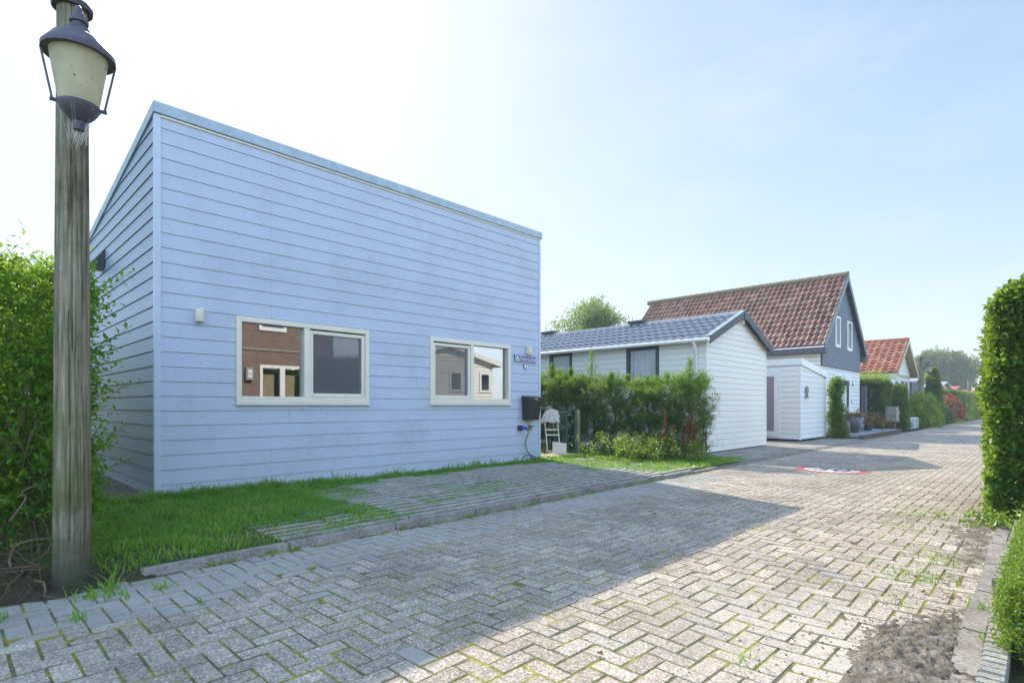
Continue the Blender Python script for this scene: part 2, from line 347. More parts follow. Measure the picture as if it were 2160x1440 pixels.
def np_mesh(name, V, F, rnd=None, extra=None, smooth=False):
    """V (n,3) F (m,k) numpy; rnd per face"""
    me = bpy.data.meshes.new(name); V = np.asarray(V, np.float32); F = np.asarray(F, np.int32); m, k = F.shape
    me.vertices.add(len(V)); me.vertices.foreach_set('co', V.ravel())
    me.loops.add(m * k); me.loops.foreach_set('vertex_index', F.ravel())
    me.polygons.add(m); me.polygons.foreach_set('loop_start', np.arange(m, dtype=np.int32) * k)
    try: me.polygons.foreach_set('loop_total', np.full(m, k, np.int32))
    except Exception: pass
    me.polygons.foreach_set('use_smooth', np.full(m, bool(smooth)))
    me.update(calc_edges=True)
    for nm, ar in [('rnd', rnd)] + list((extra or {}).items()):
        if ar is not None:
            a = me.attributes.new(nm, 'FLOAT', 'FACE'); a.data.foreach_set('value', np.asarray(ar, np.float32))
    return me
def unit(a): return a / np.maximum(np.linalg.norm(a, axis=-1, keepdims=True), 1e-9)
def leaf_mesh(name, P, D, N, L, W, rnd, fold=.25):
    """one folded diamond per leaf: P base, D direction, N face normal"""
    D = unit(D); B = unit(np.cross(D, N)); N = np.cross(B, D); n = len(P)
    L = np.broadcast_to(np.asarray(L, float), (n,))[:, None]; W = np.broadcast_to(np.asarray(W, float), (n,))[:, None]
    V = np.stack([P, P + D * L * .45 + B * W * .5 + N * W * fold, P + D * L, P + D * L * .45 - B * W * .5 + N * W * fold], 1).reshape(-1, 3)
    i = np.arange(n)[:, None] * 4
    F = np.concatenate([i + [[0, 1, 2]], i + [[0, 2, 3]]], 1).reshape(-1, 3)
    return np_mesh(name, V, F, np.repeat(rnd, 2))
def sprigs(O, Dr, length, K, ll, lw, spread=.9, droop=.0):
    """K leaves along each stem -> leaf arrays"""
    n = len(O); Dr = unit(Dr); t = (np.arange(K) + .5) / K
    P = O[:, None, :] + Dr[:, None, :] * (np.broadcast_to(length, (n,))[:, None, None] * t[None, :, None])
    sd = unit(np.cross(Dr, RNG.normal(size=(n, 3)))); s2 = np.cross(Dr, sd)
    ang = RNG.uniform(0, 6.28, (n, 1)) + np.arange(K)[None] * 2.4
    out = sd[:, None] * np.cos(ang)[..., None] + s2[:, None] * np.sin(ang)[..., None]
    D = unit(Dr[:, None] * (1 - spread * .5) + out * spread + RNG.normal(size=(n, K, 3)) * .18); D[..., 2] -= droop
    Nn = unit(np.cross(D, np.cross(np.array([0, 0, 1.]), D)) + RNG.normal(size=(n, K, 3)) * .35)
    L = ll * RNG.uniform(.65, 1.25, (n, K)); Wd = lw * RNG.uniform(.7, 1.2, (n, K))
    base = RNG.uniform(0, 1, (n, 1)) * .6 + RNG.uniform(0, .4, (n, K)) + (t[None] - .5) * .2
    return P.reshape(-1, 3), D.reshape(-1, 3), Nn.reshape(-1, 3), L.ravel(), Wd.ravel(), np.clip(base, 0, 1).ravel()
def cat_l(*a): return [np.concatenate(x) for x in zip(*a)]
def pnoise(P, sc, seed=0.):
    return np.array([noise.noise(Vector((p[0] * sc + seed, p[1] * sc - seed, p[2] * sc + 3.3))) for p in P])
def box_surface(n, x0, x1, y0, y1, z0, z1, faces):
    """random points on chosen faces ('x0','x1','y0','y1','z1') with outward normals"""
    ar = {'x0': (y1 - y0) * (z1 - z0), 'x1': (y1 - y0) * (z1 - z0), 'y0': (x1 - x0) * (z1 - z0), 'y1': (x1 - x0) * (z1 - z0), 'z1': (x1 - x0) * (y1 - y0)}
    tot = sum(ar[f] for f in faces); P = []; N = []
    for f in faces:
        k = int(n * ar[f] / tot); u = RNG.uniform(size=(k, 3)); p = np.array([x0, y0, z0]) + u * np.array([x1 - x0, y1 - y0, z1 - z0])
        nn = np.zeros((k, 3)); ax = 'xyz'.index(f[0]); p[:, ax] = {'x0': x0, 'x1': x1, 'y0': y0, 'y1': y1, 'z1': z1}[f]
        nn[:, ax] = 1 if f[1] == '1' else -1; P.append(p); N.append(nn)
    return np.concatenate(P), np.concatenate(N)

# ------------------------------------------------------------------ wall helpers
def clad(mb, fn, rows, amin, amax, holes=(), lip=.012, top=.003, gap=.008, joints=None):
    """lapped boards. fn(a, z, off) -> point, off outward"""
    for k, (z0, z1) in enumerate(zip(rows, rows[1:])):
        cuts = sorted({z0 + gap, z1} | {h[2] for h in holes if z0 + gap < h[2] < z1} | {h[3] for h in holes if z0 + gap < h[3] < z1})
        for za, zb in zip(cuts, cuts[1:]):
            zm = (za + zb) / 2; hs = sorted((h[0], h[1]) for h in holes if h[2] <= zm <= h[3])
            seg = []; a = None
            for h0, h1 in hs: seg.append((a, h0)); a = h1
            seg.append((a, None))
            for s0, s1 in seg:
                js = [j for j in (joints(k) if joints else ()) if (s0 is None or j > s0 + .05) and (s1 is None or j < s1 - .05)]
                ed = [s0] + js + [s1]
                for n_, (e0, e1) in enumerate(zip(ed, ed[1:])):
                    L = lambda z: amin(z) if e0 is None else e0 + (.0015 if n_ else 0)
                    Q = lambda z: amax(z) if e1 is None else e1 - (.0015 if n_ < len(ed) - 2 else 0)
                    if Q(zm) - L(zm) < .01: continue
                    of = lambda z: lip + (top - lip) * (z - z0) / (z1 - z0)
                    mb.poly([fn(L(za), za, of(za)), fn(Q(za), za, of(za)), fn(max(Q(zb), L(zb)), zb, of(zb)), fn(L(zb), zb, of(zb))])
                    if za == z0 + gap: mb.poly([fn(L(za), za, 0), fn(Q(za), za, 0), fn(Q(za), za, lip), fn(L(za), za, lip)])
def tiles(mb, o, du, dw, L, Sl, pw, pl, amp, step, samples=6, sharp=1., jit=.004):
    """pantile roof slope as real relief: o eave corner, du along eave, dw up the slope"""
    o = Vector(o); du = Vector(du).normalized(); dw = Vector(dw).normalized(); nn = du.cross(dw)
    if nn.z < 0: nn = -nn
    nu = int(round(L / pw)); pw = L / nu; nw = int(round(Sl / pl)); pl = Sl / nw
    prof = [amp * (.5 + .5 * math.cos(2 * math.pi * (j / samples))) ** sharp for j in range(samples)]
    for w in range(nw):
        rowj = random.uniform(-jit, jit); grid = []
        for wi, h in ((0, step), (1, 0.)):
            grid.append([mb.pt(o + du * (pw * (q / samples)) + dw * (pl * (w + wi) + (rowj if wi == 0 else 0) - (.03 if wi == 0 else 0)) + nn * (prof[q % samples] + h)) for q in range(nu * samples + 1)])
        low = [mb.pt(o + du * (pw * (q / samples)) + dw * (pl * w - .03) + nn * (prof[q % samples] - .012)) for q in range(nu * samples + 1)]
        for u in range(nu):
            mb.rv = random.random()
            for q in range(u * samples, (u + 1) * samples):
                mb.face((grid[0][q], grid[0][q + 1], grid[1][q + 1], grid[1][q])); mb.face((low[q], low[q + 1], grid[0][q + 1], grid[0][q]))
# ------------------------------------------------------------------ camera, light
cam = bpy.data.cameras.new('camera'); co = bpy.data.objects.new('camera', cam); COL.objects.link(co); S.camera = co
co.location = (0, 0, 1.15); co.rotation_euler = (R(90), 0, -math.atan2(.717, .697))
cam.lens = 36 * 1166 / 2160; cam.sensor_width = 36; cam.shift_y = (856 - 720) / 2160; cam.clip_end = 2000; cam.clip_start = .05
SAZ, SEL = R(18.7), R(39.0)
sv = Vector((math.sin(SAZ) * math.cos(SEL), math.cos(SAZ) * math.cos(SEL), math.sin(SEL)))
sl = bpy.data.lights.new('sun', 'SUN'); sl.energy = 2.55; sl.angle = R(.55); sl.color = (1, .90, .75)
so = bpy.data.objects.new('sun', sl); so.rotation_euler = sv.to_track_quat('Z', 'Y').to_euler(); so.location = sv * 50; COL.objects.link(so)
W = bpy.data.worlds.new('World'); S.world = W; W.use_nodes = True; wn = W.node_tree
bg = wn.nodes['Background']; sky = wn.nodes.new('ShaderNodeTexSky'); sky.sky_type = 'NISHITA'; sky.sun_disc = False
sky.sun_elevation = SEL; sky.sun_rotation = SAZ; sky.air_density = 1.0; sky.dust_density = .8; sky.ozone_density = 1.2; sky.altitude = 0
# thin high cirrus veil in the sky
wtc = wn.nodes.new('ShaderNodeTexCoord'); wmp = wn.nodes.new('ShaderNodeMapping'); wmp.inputs['Scale'].default_value = (1.2, 3.4, 9.)
wno = wn.nodes.new('ShaderNodeTexNoise'); wno.inputs['Scale'].default_value = 1.6; wno.inputs['Detail'].default_value = 6; wno.inputs['Roughness'].default_value = .6
wrp = wn.nodes.new('ShaderNodeValToRGB'); wrp.color_ramp.elements[0].position = .45; wrp.color_ramp.elements[1].position = .85
wrp.color_ramp.elements[1].color = (.22, .22, .22, 1)
wmx = wn.nodes.new('ShaderNodeMix'); wmx.data_type = 'RGBA'; wmx.inputs[7].default_value = (2.2, 2.25, 2.3, 1)
wn.links.new(wtc.outputs['Generated'], wmp.inputs['Vector']); wn.links.new(wmp.outputs[0], wno.inputs['Vector'])
wn.links.new(wno.outputs[0], wrp.inputs[0]); wn.links.new(wrp.outputs[0], wmx.inputs[0])
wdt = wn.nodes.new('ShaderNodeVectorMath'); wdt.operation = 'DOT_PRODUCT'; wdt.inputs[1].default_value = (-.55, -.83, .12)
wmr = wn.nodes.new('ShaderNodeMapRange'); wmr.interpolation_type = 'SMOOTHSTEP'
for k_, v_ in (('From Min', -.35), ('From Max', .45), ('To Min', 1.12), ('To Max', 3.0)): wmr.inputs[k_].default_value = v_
wg = wn.nodes.new('ShaderNodeVectorMath'); wg.operation = 'SCALE'          # added gain brightens the unseen sky behind the viewer to fill the facade
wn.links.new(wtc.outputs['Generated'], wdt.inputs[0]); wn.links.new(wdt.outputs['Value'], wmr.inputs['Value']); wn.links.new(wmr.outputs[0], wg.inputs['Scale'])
wma = wn.nodes.new('ShaderNodeVectorMath'); wma.operation = 'MULTIPLY_ADD'; wma.inputs[1].default_value = (.30,) * 3; wma.inputs[2].default_value = (1, 1, 1)
wdv = wn.nodes.new('ShaderNodeVectorMath'); wdv.operation = 'DIVIDE'      # compresses the sky brightness, most of all round the sun
wn.links.new(sky.outputs[0], wma.inputs[0]); wn.links.new(sky.outputs[0], wdv.inputs[0]); wn.links.new(wma.outputs[0], wdv.inputs[1])
wtn = wn.nodes.new('ShaderNodeVectorMath'); wtn.operation = 'MULTIPLY'; wtn.inputs[1].default_value = (.90, .97, 1.04)
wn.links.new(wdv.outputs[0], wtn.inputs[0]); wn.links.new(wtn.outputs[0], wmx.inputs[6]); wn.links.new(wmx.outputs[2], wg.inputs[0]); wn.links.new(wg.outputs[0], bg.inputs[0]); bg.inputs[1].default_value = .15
S.view_settings.view_transform = 'Standard'; S.view_settings.look = 'None'; S.view_settings.exposure = 1.55; S.view_settings.gamma = 1
S.render.engine = 'CYCLES'; S.cycles.use_denoising = True; S.cycles.max_bounces = 8; S.cycles.transparent_max_bounces = 12
S.cycles.sample_clamp_indirect = 6; S.cycles.caustics_reflective = False; S.cycles.caustics_refractive = False
S.cycles.use_adaptive_sampling = True; S.cycles.adaptive_threshold = .02

# ------------------------------------------------------------------ ground and road
def und(x, y):
    f = max(0., 1 - max(0., x - 7) / 3)
    z = .011 * noise.noise(Vector((x * .55, y * .55, 1.7))) + .006 * noise.noise(Vector((x * 1.5, y * 1.5, 4.)))
    d = math.hypot((x - 2.9) / 1.1, (y - 1.0) / .55)      # hollow where mud collects
    return z * f - .035 * math.exp(-d * d)
mb = MB(); mb.poly([(-150, -150, -.10), (260, -150, -.10), (260, 200, -.10), (-150, 200, -.10)])
tag(mb.obj('ground', 'lawn'), kind='structure')
def sheet(name, x0, x1, y0, y1, st, zf, mat, kind='structure'):
    nx = max(1, int((x1 - x0) / st)); ny = max(1, int((y1 - y0) / st))
    V = [(x0 + (x1 - x0) * i / nx, y0 + (y1 - y0) * j / ny) for j in range(ny + 1) for i in range(nx + 1)]
    V = [(x, y, zf(x, y)) for x, y in V]
    F = [(j * (nx + 1) + i, j * (nx + 1) + i + 1, (j + 1) * (nx + 1) + i + 1, (j + 1) * (nx + 1) + i) for j in range(ny) for i in range(nx)]
    return tag(place(name, np_mesh(name, V, F, smooth=True), mat), kind=kind)
RY0, RY1 = .42, 4.34
sheet('road_bed', -6, 14, RY0 - .1, RY1 + .02, .05, lambda x, y: und(x, y) - .0032, 'joint')
sheet('road_bed_far', 14, 110, RY0 - .1, RY1 + .02, 2., lambda x, y: -.007, 'joint')
s_ = .105; V = []; F = []; RN = []; KD = []
def brick(x0, x1, y0, y1):
    cx, cy = (x0 + x1) / 2, (y0 + y1) / 2; near = cx < 9
    g = random.uniform(.0025, .0046) if near else .004; j = lambda: random.uniform(-.0022, .0022) if near else 0
    x0 += g + j(); x1 -= g + j(); y0 += g * 1.1 + j(); y1 -= g * 1.1 + j(); ch = .0045
    z0 = und(cx, cy) + (random.uniform(-.0025, .0025) if near else 0); tx = random.gauss(0, .008) if near else 0; ty = random.gauss(0, .008) if near else 0
    b = len(V); zz = lambda x, y: z0 + (x - cx) * tx + (y - cy) * ty + (und(x, y) - und(cx, cy) if near else 0)
    for x, y in ((x0, y0), (x1, y0), (x1, y1), (x0, y1)): V.append((x, y, zz(x, y) - .010))
    for x, y in ((x0 + ch, y0 + ch), (x1 - ch, y0 + ch), (x1 - ch, y1 - ch), (x0 + ch, y1 - ch)): V.append((x, y, zz(x, y)))
    for q in ((4, 5, 6, 7), (0, 1, 5, 4), (1, 2, 6, 5), (2, 3, 7, 6), (3, 0, 4, 7)): F.append([b + k for k in q])
    # smooth replacement bricks along the left gutter
    e = RY1 - .62 + .22 * noise.noise(Vector((cx * .8, 0, 0))) + (-.25 if cx < 1.2 else 0)
    kd = (1. if cy > e and cx < 9 else (.9 if random.random() < .012 else 0.))
    r = random.random(); RN.extend([r] * 5); KD.extend([kd] * 5)
for i in range(int(-5 / s_), int(70 / s_)):
    for jy in range(1, int(RY1 / s_) + 1):
        d = (i - jy) % 4
        if d == 0: q = (i, i + 2, jy, jy + 1)
        elif d == 3: q = (i, i + 1, jy, jy + 2)
        else: continue
        y0, y1 = q[2] * s_, q[3] * s_
        y1 = min(y1, RY1)
        if y1 - y0 < .04: continue
        brick(q[0] * s_, q[1] * s_, y0, y1)
tag(place('road', np_mesh('road', V, F, RN, {'kind': KD}), 'paver'), kind='structure')
# muddy hollow and the dirt along the right edge
def mudz(x, y):
    n = noise.fractal(Vector((x * 3., y * 3., 0)), 1., 2.1, 5); n2 = noise.fractal(Vector((x * 20, y * 24, 5)), .8, 2.1, 4); n3 = noise.noise(Vector((x * 45, y * 50, 2)))
    a = math.exp(-(((x - 3.15) / .85) ** 2 + ((y - .45) / .27) ** 2))
    b = .8 * math.exp(-((y - .3) / .3) ** 2) * (1. if x > 4.2 else .8) * (1 - .35 * math.sin(x * 1.9))
    b2 = 1.0 * math.exp(-(((x - 6.6) / 1.5) ** 2 + ((y - .5) / .42) ** 2))
    return und(x, y) - .034 + .050 * a + .037 * max(b, b2) + .012 * n * (a + b + .25) + (.014 * n2 + .012 * abs(n3)) * (.25 + a + .5 * b)
sheet('mud', 1.4, 4.6, .15, 1.2, .008, mudz, 'mud')
sheet('mud_strip', 4.6, 10.5, .15, 1.7, .02, mudz, 'mud')
def cmound(x, y):
    n = noise.fractal(Vector((x * 5., y * 5., 2)), .9, 2., 5)
    return -.03 + .05 * (1 / (1 + math.exp(-(y - 4.28 - .10 * noise.noise(Vector((x * 3, 0, 0)))) / .05))) * (1 if x < 1.0 else 0.35 * (1 if x < 1.3 else .4)) + .012 * n
sheet('verge_soil', -4, 1.9, 4.05, 5.4, .03, cmound, 'soil')
# kerb on the left, in one metre lengths that sag a little
mb = MB(); x = .93
while x < 9.6:
    L = 1.0 if x < 9 else .6; zt = .062 + .012 * noise.noise(Vector((x * .7, 1, 0))) - max(0, (x - 7.5)) * .022
    if x < 1.5: zt = .05
    yo = 4.345 + .012 * noise.noise(Vector((x, 3, 0)))
    mb.prism([(x + .004, yo, -.06), (x + L - .004, yo, -.06), (x + L - .004, yo + .10, -.06), (x + .004, yo + .10, -.06)],
             [(x + .004, yo + .008, zt), (x + L - .004, yo + .008, zt + .006), (x + L - .004, yo + .095, zt + .006), (x + .004, yo + .095, zt)]); x += L
while x < 45:
    mb.box(x + .004, x + .996, 4.36, 4.45, -.06, .014); x += 1
tag(mb.obj('kerb', 'kerb', bevel=.008), kind='structure')
# flush concrete strip + slabs in front of the chalet and the shed
mb = MB(); x = 11.3
while x < 22.6:
    for y0, y1 in ((4.47, 4.95), (4.955, 5.45), (5.455, 5.95), (5.955, 6.45)):
        if y0 > 5.4 and x < 12: continue
        mb.box(x + .003, x + .497, y0 + .003, y1, -.05, .028 + random.uniform(-.005, .005))
    x += .5
tag(mb.obj('paving_slabs', 'slab'), kind='structure')
mb = MB(); mb.box(9.4, 22.6, 4.452, 4.468, -.05, .004); tag(mb.obj('slab_joint', 'soil'), kind='structure')
# right side: worn concrete kerb and stone edging
mb = MB(); x = 1.2
while x < 7.4:
    L = .8; yo = .30 + .05 * min(1, max(0, (x - 2.5) / 3)) + .012 * math.sin(x * 2.2)
    y2 = .30 + .05 * min(1, max(0, (x + L - 2.5) / 3)) + .012 * math.sin((x + L) * 2.2)
    mb.prism([(x + .003, yo - .11, -.06), (x + L - .003, y2 - .11, -.06), (x + L - .003, y2 + .02, -.06), (x + .003, yo + .02, -.06)],
             [(x + .003, yo - .11, .022), (x + L - .003, y2 - .11, .022), (x + L - .003, y2 - .005, .03), (x + .003, yo - .005, .03)]); x += L
tag(mb.obj('worn_kerb', 'kerb', bevel=.01), kind='structure')
mb = MB(); x = 1.5
while x < 7.0:
    wv = .012 * math.sin(x * 1.7) + (.03 if x > 4.3 else 0)
    if not 4.35 < x < 4.5:
        mb.box(x + .002, x + .058, .13 + wv, .215 + wv + random.uniform(-.002, .002), -.05, .105 - (.02 if x > 4.4 else 0) + random.uniform(-.003, .003))
    x += .062
tag(mb.obj('stone_edging', 'stone', bevel=.005), kind='structure')
sheet('flower_bed', 1, 8, -1.6, .14, .05, lambda x, y: .035 + .02 * noise.fractal(Vector((x * 5, y * 5, 0)), 1, 2, 4), 'soil')

# ------------------------------------------------------------------ lawn, grid pavers
def lawnz(x, y):
    return .048 + .012 * noise.noise(Vector((x * 1.3, y * 1.3, 8))) - (.045 * max(0, min(1, (1.4 - x) / .7)) if y < 5 else 0)
sheet('lawn', -.2, 11.6, 4.44, 7.60, .08, lambda x, y: lawnz(x, y) - (.03 if x > 9.6 and y < 4.7 else 0) - (.022 if 3.2 < x < 8.8 and 4.5 < y < 7.0 else 0), 'lawn')
sheet('side_lawn', 8.66, 12.4, 7.60, 16, .3, lambda x, y: .05, 'lawn')
mb = MB(); mb.poly([(8.7, 7.75, .058), (10.3, 7.75, .058), (10.0, 8.3, .058), (8.7, 8.5, .058)]); tag(mb.obj('path', 'sand'), kind='structure')
sheet('garden_ground', 8, 120, 5.2, 60, 8., lambda x, y: -.02, 'soil')
mb = MB(); px, py = .20, .165; row = 0; y = 4.48
while y < 7.06:
    x = 1.3; off = (row % 2) * px / 2
    while x < 8.75:
        L = .62; dz = .010 * noise.noise(Vector((x * .8, y * .8, 3))); m_ = noise.noise(Vector((x * .55, y * .9, 11)))
        if True:
            zt = .074 + dz - .046 * max(0, min(1, (2.35 - x + (y - 4.9) * .95 + .7 * m_) / 1.4)) - (.014 if m_ < -.2 else 0)
            mb.box(x + .003, x + L - .003, y, y + .072, .0, zt)
            for k in range(4):
                xx = x + off + k * px
                if xx < x + L - .05: mb.box(xx, xx + .05, y + .072, y + py, .0, zt - .016)
        x += L
    y += py; row += 1
tag(mb.obj('grid_paving', 'grid', bevel=.004), kind='structure')
def grassdens(x, y):
    e = noise.noise(Vector((x * 1.4, y * 1.4, 20))); e2 = noise.noise(Vector((x * 4, y * 4, 30)))
    if y > 7.62: return .9 if not (x < 10.3 and 7.7 < y < 8.5) else .1
    d = .9 if x < 1.7 + (y - 4.6) * .8 + .7 * e else (.36 + .8 * max(0, e + .15) + .3 * max(0, e2) + .35 * max(0, min(1, (5.2 - x) / 2.5)))
    if y > 7.08 + .12 * e: d = max(d, .75)
    if x > 8.45 - .5 * e + (5.5 - y) * .35: d = 1.
    if x < 1.3 and y < 4.9: d *= .35
    q = math.hypot((x - 2.1) / .6, (y - 4.85) / .26)
    if q < 1: d *= .5
    if y < 4.62: d *= .6
    return min(1, d)
def grass(n, x0, x1, y0, y1, hh, seed):
    P = RNG.uniform([x0, y0], [x1, y1], (n, 2)); keep = np.array([RNG.random() < grassdens(*p) for p in P]); P = P[keep]
    z = np.array([lawnz(*p) for p in P]); n = len(P)
    cl = np.array([noise.noise(Vector((p[0] * 5, p[1] * 5, seed))) for p in P])
    wall = np.array([1. if (7.25 < p[1] < 7.56 and p[0] < 4) else 0. for p in P])
    h = hh * RNG.uniform(.45, 1.25, n) * (1 + .7 * cl) * (1 + .9 * wall)
    return np.c_[P, z - .005], h, np.clip(.50 + .30 * cl + .35 * np.array([noise.noise(Vector((p[0] * 1.3, p[1] * 1.8, 40))) for p in P]) + RNG.normal(size=n) * .24, 0, 1)
G = [grass(26000, .75, 3.2, 4.45, 7.56, .062, 1.), grass(70000, 2.6, 8.7, 4.45, 7.05, .026, 2.), grass(13000, 1.75, 8.62, 7.0, 7.56, .040, 3.),
     grass(26000, 8.2, 11.7, 4.46, 7.7, .045, 4.), grass(9000, 8.7, 11.2, 7.7, 11, .05, 5.)]
# tufts in the road joints, along the kerb and in the mud
def tuft(x, y, z, n, r, h): 
    P = np.c_[RNG.normal(x, r, n), RNG.normal(y, r, n), np.full(n, z)]; return P, h * RNG.uniform(.4, 1.2, n), RNG.uniform(.3, 1, n)
for x, y, n, r, h in [(.72, 4.05, 40, .05, .06), (.95, 4.0, 22, .03, .07), (.62, 4.15, 30, .06, .05), (.5, 3.75, 22, .03, .05), (1.05, 3.55, 12, .02, .04), (.72, 4.22, 25, .03, .12), (.2, 4.05, 20, .03, .07),
                   (4.6, .62, 130, .12, .03), (5.2, .55, 120, .14, .03), (3.9, .75, 50, .1, .02), (4.0, .24, 40, .05, .07), (3.5, .23, 30, .05, .06), (2.55, 1.0, 30, .05, .025), (2.5, .55, 20, .03, .02), (7.2, 1.0, 160, .2, .025), (6.4, .9, 100, .16, .02)]:
    G.append(tuft(x, y, und(x, y), n, r, h))
for k in range(46):
    x = random.uniform(1.2, 9.2); G.append(tuft(x, 4.32, und(x, 4.32), random.randint(6, 24), .03, random.uniform(.015, .05)))
for k in range(60):
    x = random.uniform(1.8, 8.6); G.append(tuft(x, random.uniform(7.44, 7.53), .05, random.randint(4, 14), .04, random.uniform(.06, .15)))
P, h, rn = cat_l(*G); n = len(P)
bq = (((P[:, 0] - 2.1) / .5) ** 2 + ((P[:, 1] - 4.82) / .24) ** 2 + RNG.normal(size=n) * .25) < 1      # trampled dry patch
rn = np.where(bq, RNG.uniform(.9, 1, n), rn); h = np.where(bq, h * .55, h)
a = RNG.uniform(0, 6.28, n); d = np.c_[np.cos(a), np.sin(a), np.zeros(n)]; b = np.c_[-d[:, 1], d[:, 0], np.zeros(n)]
lean = RNG.uniform(.2, 1.7, n)[:, None]; w = (.0030 + h * .028)[:, None]; H = h[:, None]; up = np.array([0, 0, 1.])
V = np.stack([P - b * w, P + b * w, P + b * w * .7 + d * H * lean * .35 + up * H * .6, P - b * w * .7 + d * H * lean * .35 + up * H * .6, P + d * H * lean + up * H], 1).reshape(-1, 3)
i = np.arange(n)[:, None] * 5
F = np.concatenate([i + [[0, 1, 2]], i + [[0, 2, 3]], i + [[3, 2, 4]]], 1).reshape(-1, 3)
go = place('grass', np_mesh('grass', V, F, np.repeat(rn, 3)), 'grass')
tag(go, 'short green grass growing on the verge in front of the blue house', 'grass', kind='stuff')
# timber deck beside the house
mb = MB(); y = 7.55; k = 0
while y < 12:
    mb.box(.70, 1.74, y + .003, y + .137, .03, .085 + random.uniform(-.003, .003)); y += .14
mb.box(.70, 1.74, 7.53, 7.549, -.02, .06)
tag(mb.obj('deck', 'deckwood', bevel=.003), kind='structure')
# loose grit and small clods round the mud and along the left gutter
N_ = 2600; icv = [Vector((math.cos(a) * .9, math.sin(a) * .9, z)) for z in (-.45, .45) for a in (0, 1.57, 3.14, 4.71)] + [Vector((0, 0, .8))]
V = []; F = []; RN = []
for k in range(N_):
    if k % 3 == 0: x, y = random.uniform(1.2, 9), 4.30 - abs(random.gauss(0, .05)); zz = und(x, y)
    elif k % 3 == 1: x, y = random.gauss(3.05, .55), random.gauss(.62, .28); zz = max(und(x, y), mudz(x, y))
    else: x, y = random.uniform(3, 8.5), random.gauss(.5, .22); zz = max(und(x, y), mudz(x, y))
    if y < .2: continue
    r = random.choice((.002, .0025, .003, .004, .006)); a = random.uniform(0, 6.28); b = len(V); sx, sy, sz_ = r * random.uniform(.7, 1.5), r * random.uniform(.7, 1.2), r * random.uniform(.5, .9)
    for v in icv: V.append((x + (v.x * math.cos(a) - v.y * math.sin(a)) * sx, y + (v.x * math.sin(a) + v.y * math.cos(a)) * sy, zz + r * .4 + v.z * sz_))
    for j in range(4): F.append((b + j, b + (j + 1) % 4, b + 4 + (j + 1) % 4)); F.append((b + j, b + 4 + (j + 1) % 4, b + 4 + j)); F.append((b + 4 + j, b + 4 + (j + 1) % 4, b + 8))
tag(place('grit', np_mesh('grit', V, F), 'mud'), 'loose grit and clods of dry earth on the pavers', 'grit', kind='stuff')
def gutz(x, y):
    n = noise.fractal(Vector((x * 2.2, y * 5, 9)), 1., 2.1, 5); return und(x, y) - .012 + .013 * n - .14 * max(0, 4.24 - y) + .010 * noise.noise(Vector((x * 18, y * 18, 1)))
sheet('gutter_soil', 1.0, 9.2, 4.05, 4.345, .02, gutz, 'soil')
# ------------------------------------------------------------------ blue house
HX0, HX1, FY = 1.746, 8.604, 7.57; HD = 17.0
def roofz(y): return 4.60 - .162 * (y - FY)
bh = thing('blue_house', 'tall pale blue clapboard house with sloping flat roof and two white framed windows', 'house', (HX0, FY, .05))
rows = [.045] + [.205 + .1768 * k for k in range(25)] + [4.592]
WINS = [(2.643, 4.592, 1.194, 2.322), (5.772, 7.721, 1.196, 2.332)]
holes = [(a + .01, b - .01, c + .03, d - .01) for a, b, c, d in WINS]
ff = lambda a, z, o: (a, FY - o, z)
def jn(k): return {0: [3.1], 2: [3.1], 3: [6.0], 5: [3.35], 8: [5.5], 13: [3.1], 15: [3.1], 17: [3.1], 19: [3.1], 21: [3.1, 6.6], 24: [3.1], 10: [4.9], 11: [8.0]}.get(k, [])
mb = MB(); clad(mb, ff, rows, lambda z: HX0 + .05, lambda z: HX1 - .04, holes, .0105, .003, .0045, jn); wf = mb.obj('front_wall', 'clad_front', bh)
fs = lambda a, z, o: (HX0 - o, a, z)
ymax = lambda z: min(HD, FY + (4.60 - z) / .162)
mb = MB(); clad(mb, fs, rows, lambda z: FY + .012, ymax, (), .014, .003, .010); mb.obj('side_wall', 'clad_side_shaded', bh)
fr = lambda a, z, o: (HX1 + o, a, z)
mb = MB(); clad(mb, fr, rows, lambda z: FY + .012, ymax, (), .014, .003, .010); mb.obj('side_wall', 'clad_side_shaded', bh)
# structural shell behind the boards (dark joints), rooms behind the glass
mb = MB(); h2 = [(a + .01, b - .01, c + .03, d - .01) for a, b, c, d in WINS]
clad(mb, lambda a, z, o: (a, FY + .004, z), [.0, 4.6], lambda z: HX0 + .004, lambda z: HX1 - .004, h2, 0, 0, 0)
clad(mb, lambda a, z, o: (HX0 + .004, a, z), [.0, 3.07, 4.6], lambda z: FY + .004, ymax, (), 0, 0, 0)
clad(mb, lambda a, z, o: (HX1 - .004, a, z), [.0, 3.07, 4.6], lambda z: FY + .004, ymax, (), 0, 0, 0)
mb.poly([(HX0, HD, 0), (HX1, HD, 0), (HX1, HD, 3.07), (HX0, HD, 3.07)]); mb.obj('shell', 'dark_gap', bh, recalc=False)
mb = MB(); mb.poly([(1.8, FY + .2, .3), (8.55, FY + .2, .3), (8.55, 12, .3), (1.8, 12, .3)]); mb.poly([(1.8, 12, .3), (8.55, 12, .3), (8.55, 12, 2.8), (1.8, 12, 2.8)])
mb.poly([(1.8, FY + .2, 2.8), (8.55, FY + .2, 2.8), (8.55, 12, 2.8), (1.8, 12, 2.8)]); mb.poly([(5.1, FY + .2, .3), (5.1, 12, .3), (5.1, 12, 2.8), (5.1, FY + .2, 2.8)])
mb.obj('room', 'room', bh, recalc=False)
mb = MB(); mb.box(HX0 - .018, HX0 + .052, FY - .020, FY + .010, .03, 4.598); mb.box(HX0 - .018, HX0 + .010, FY + .0101, FY + .034, .03, 4.596); mb.obj('corner_trim', 'trim_blue', bh, bevel=.003)
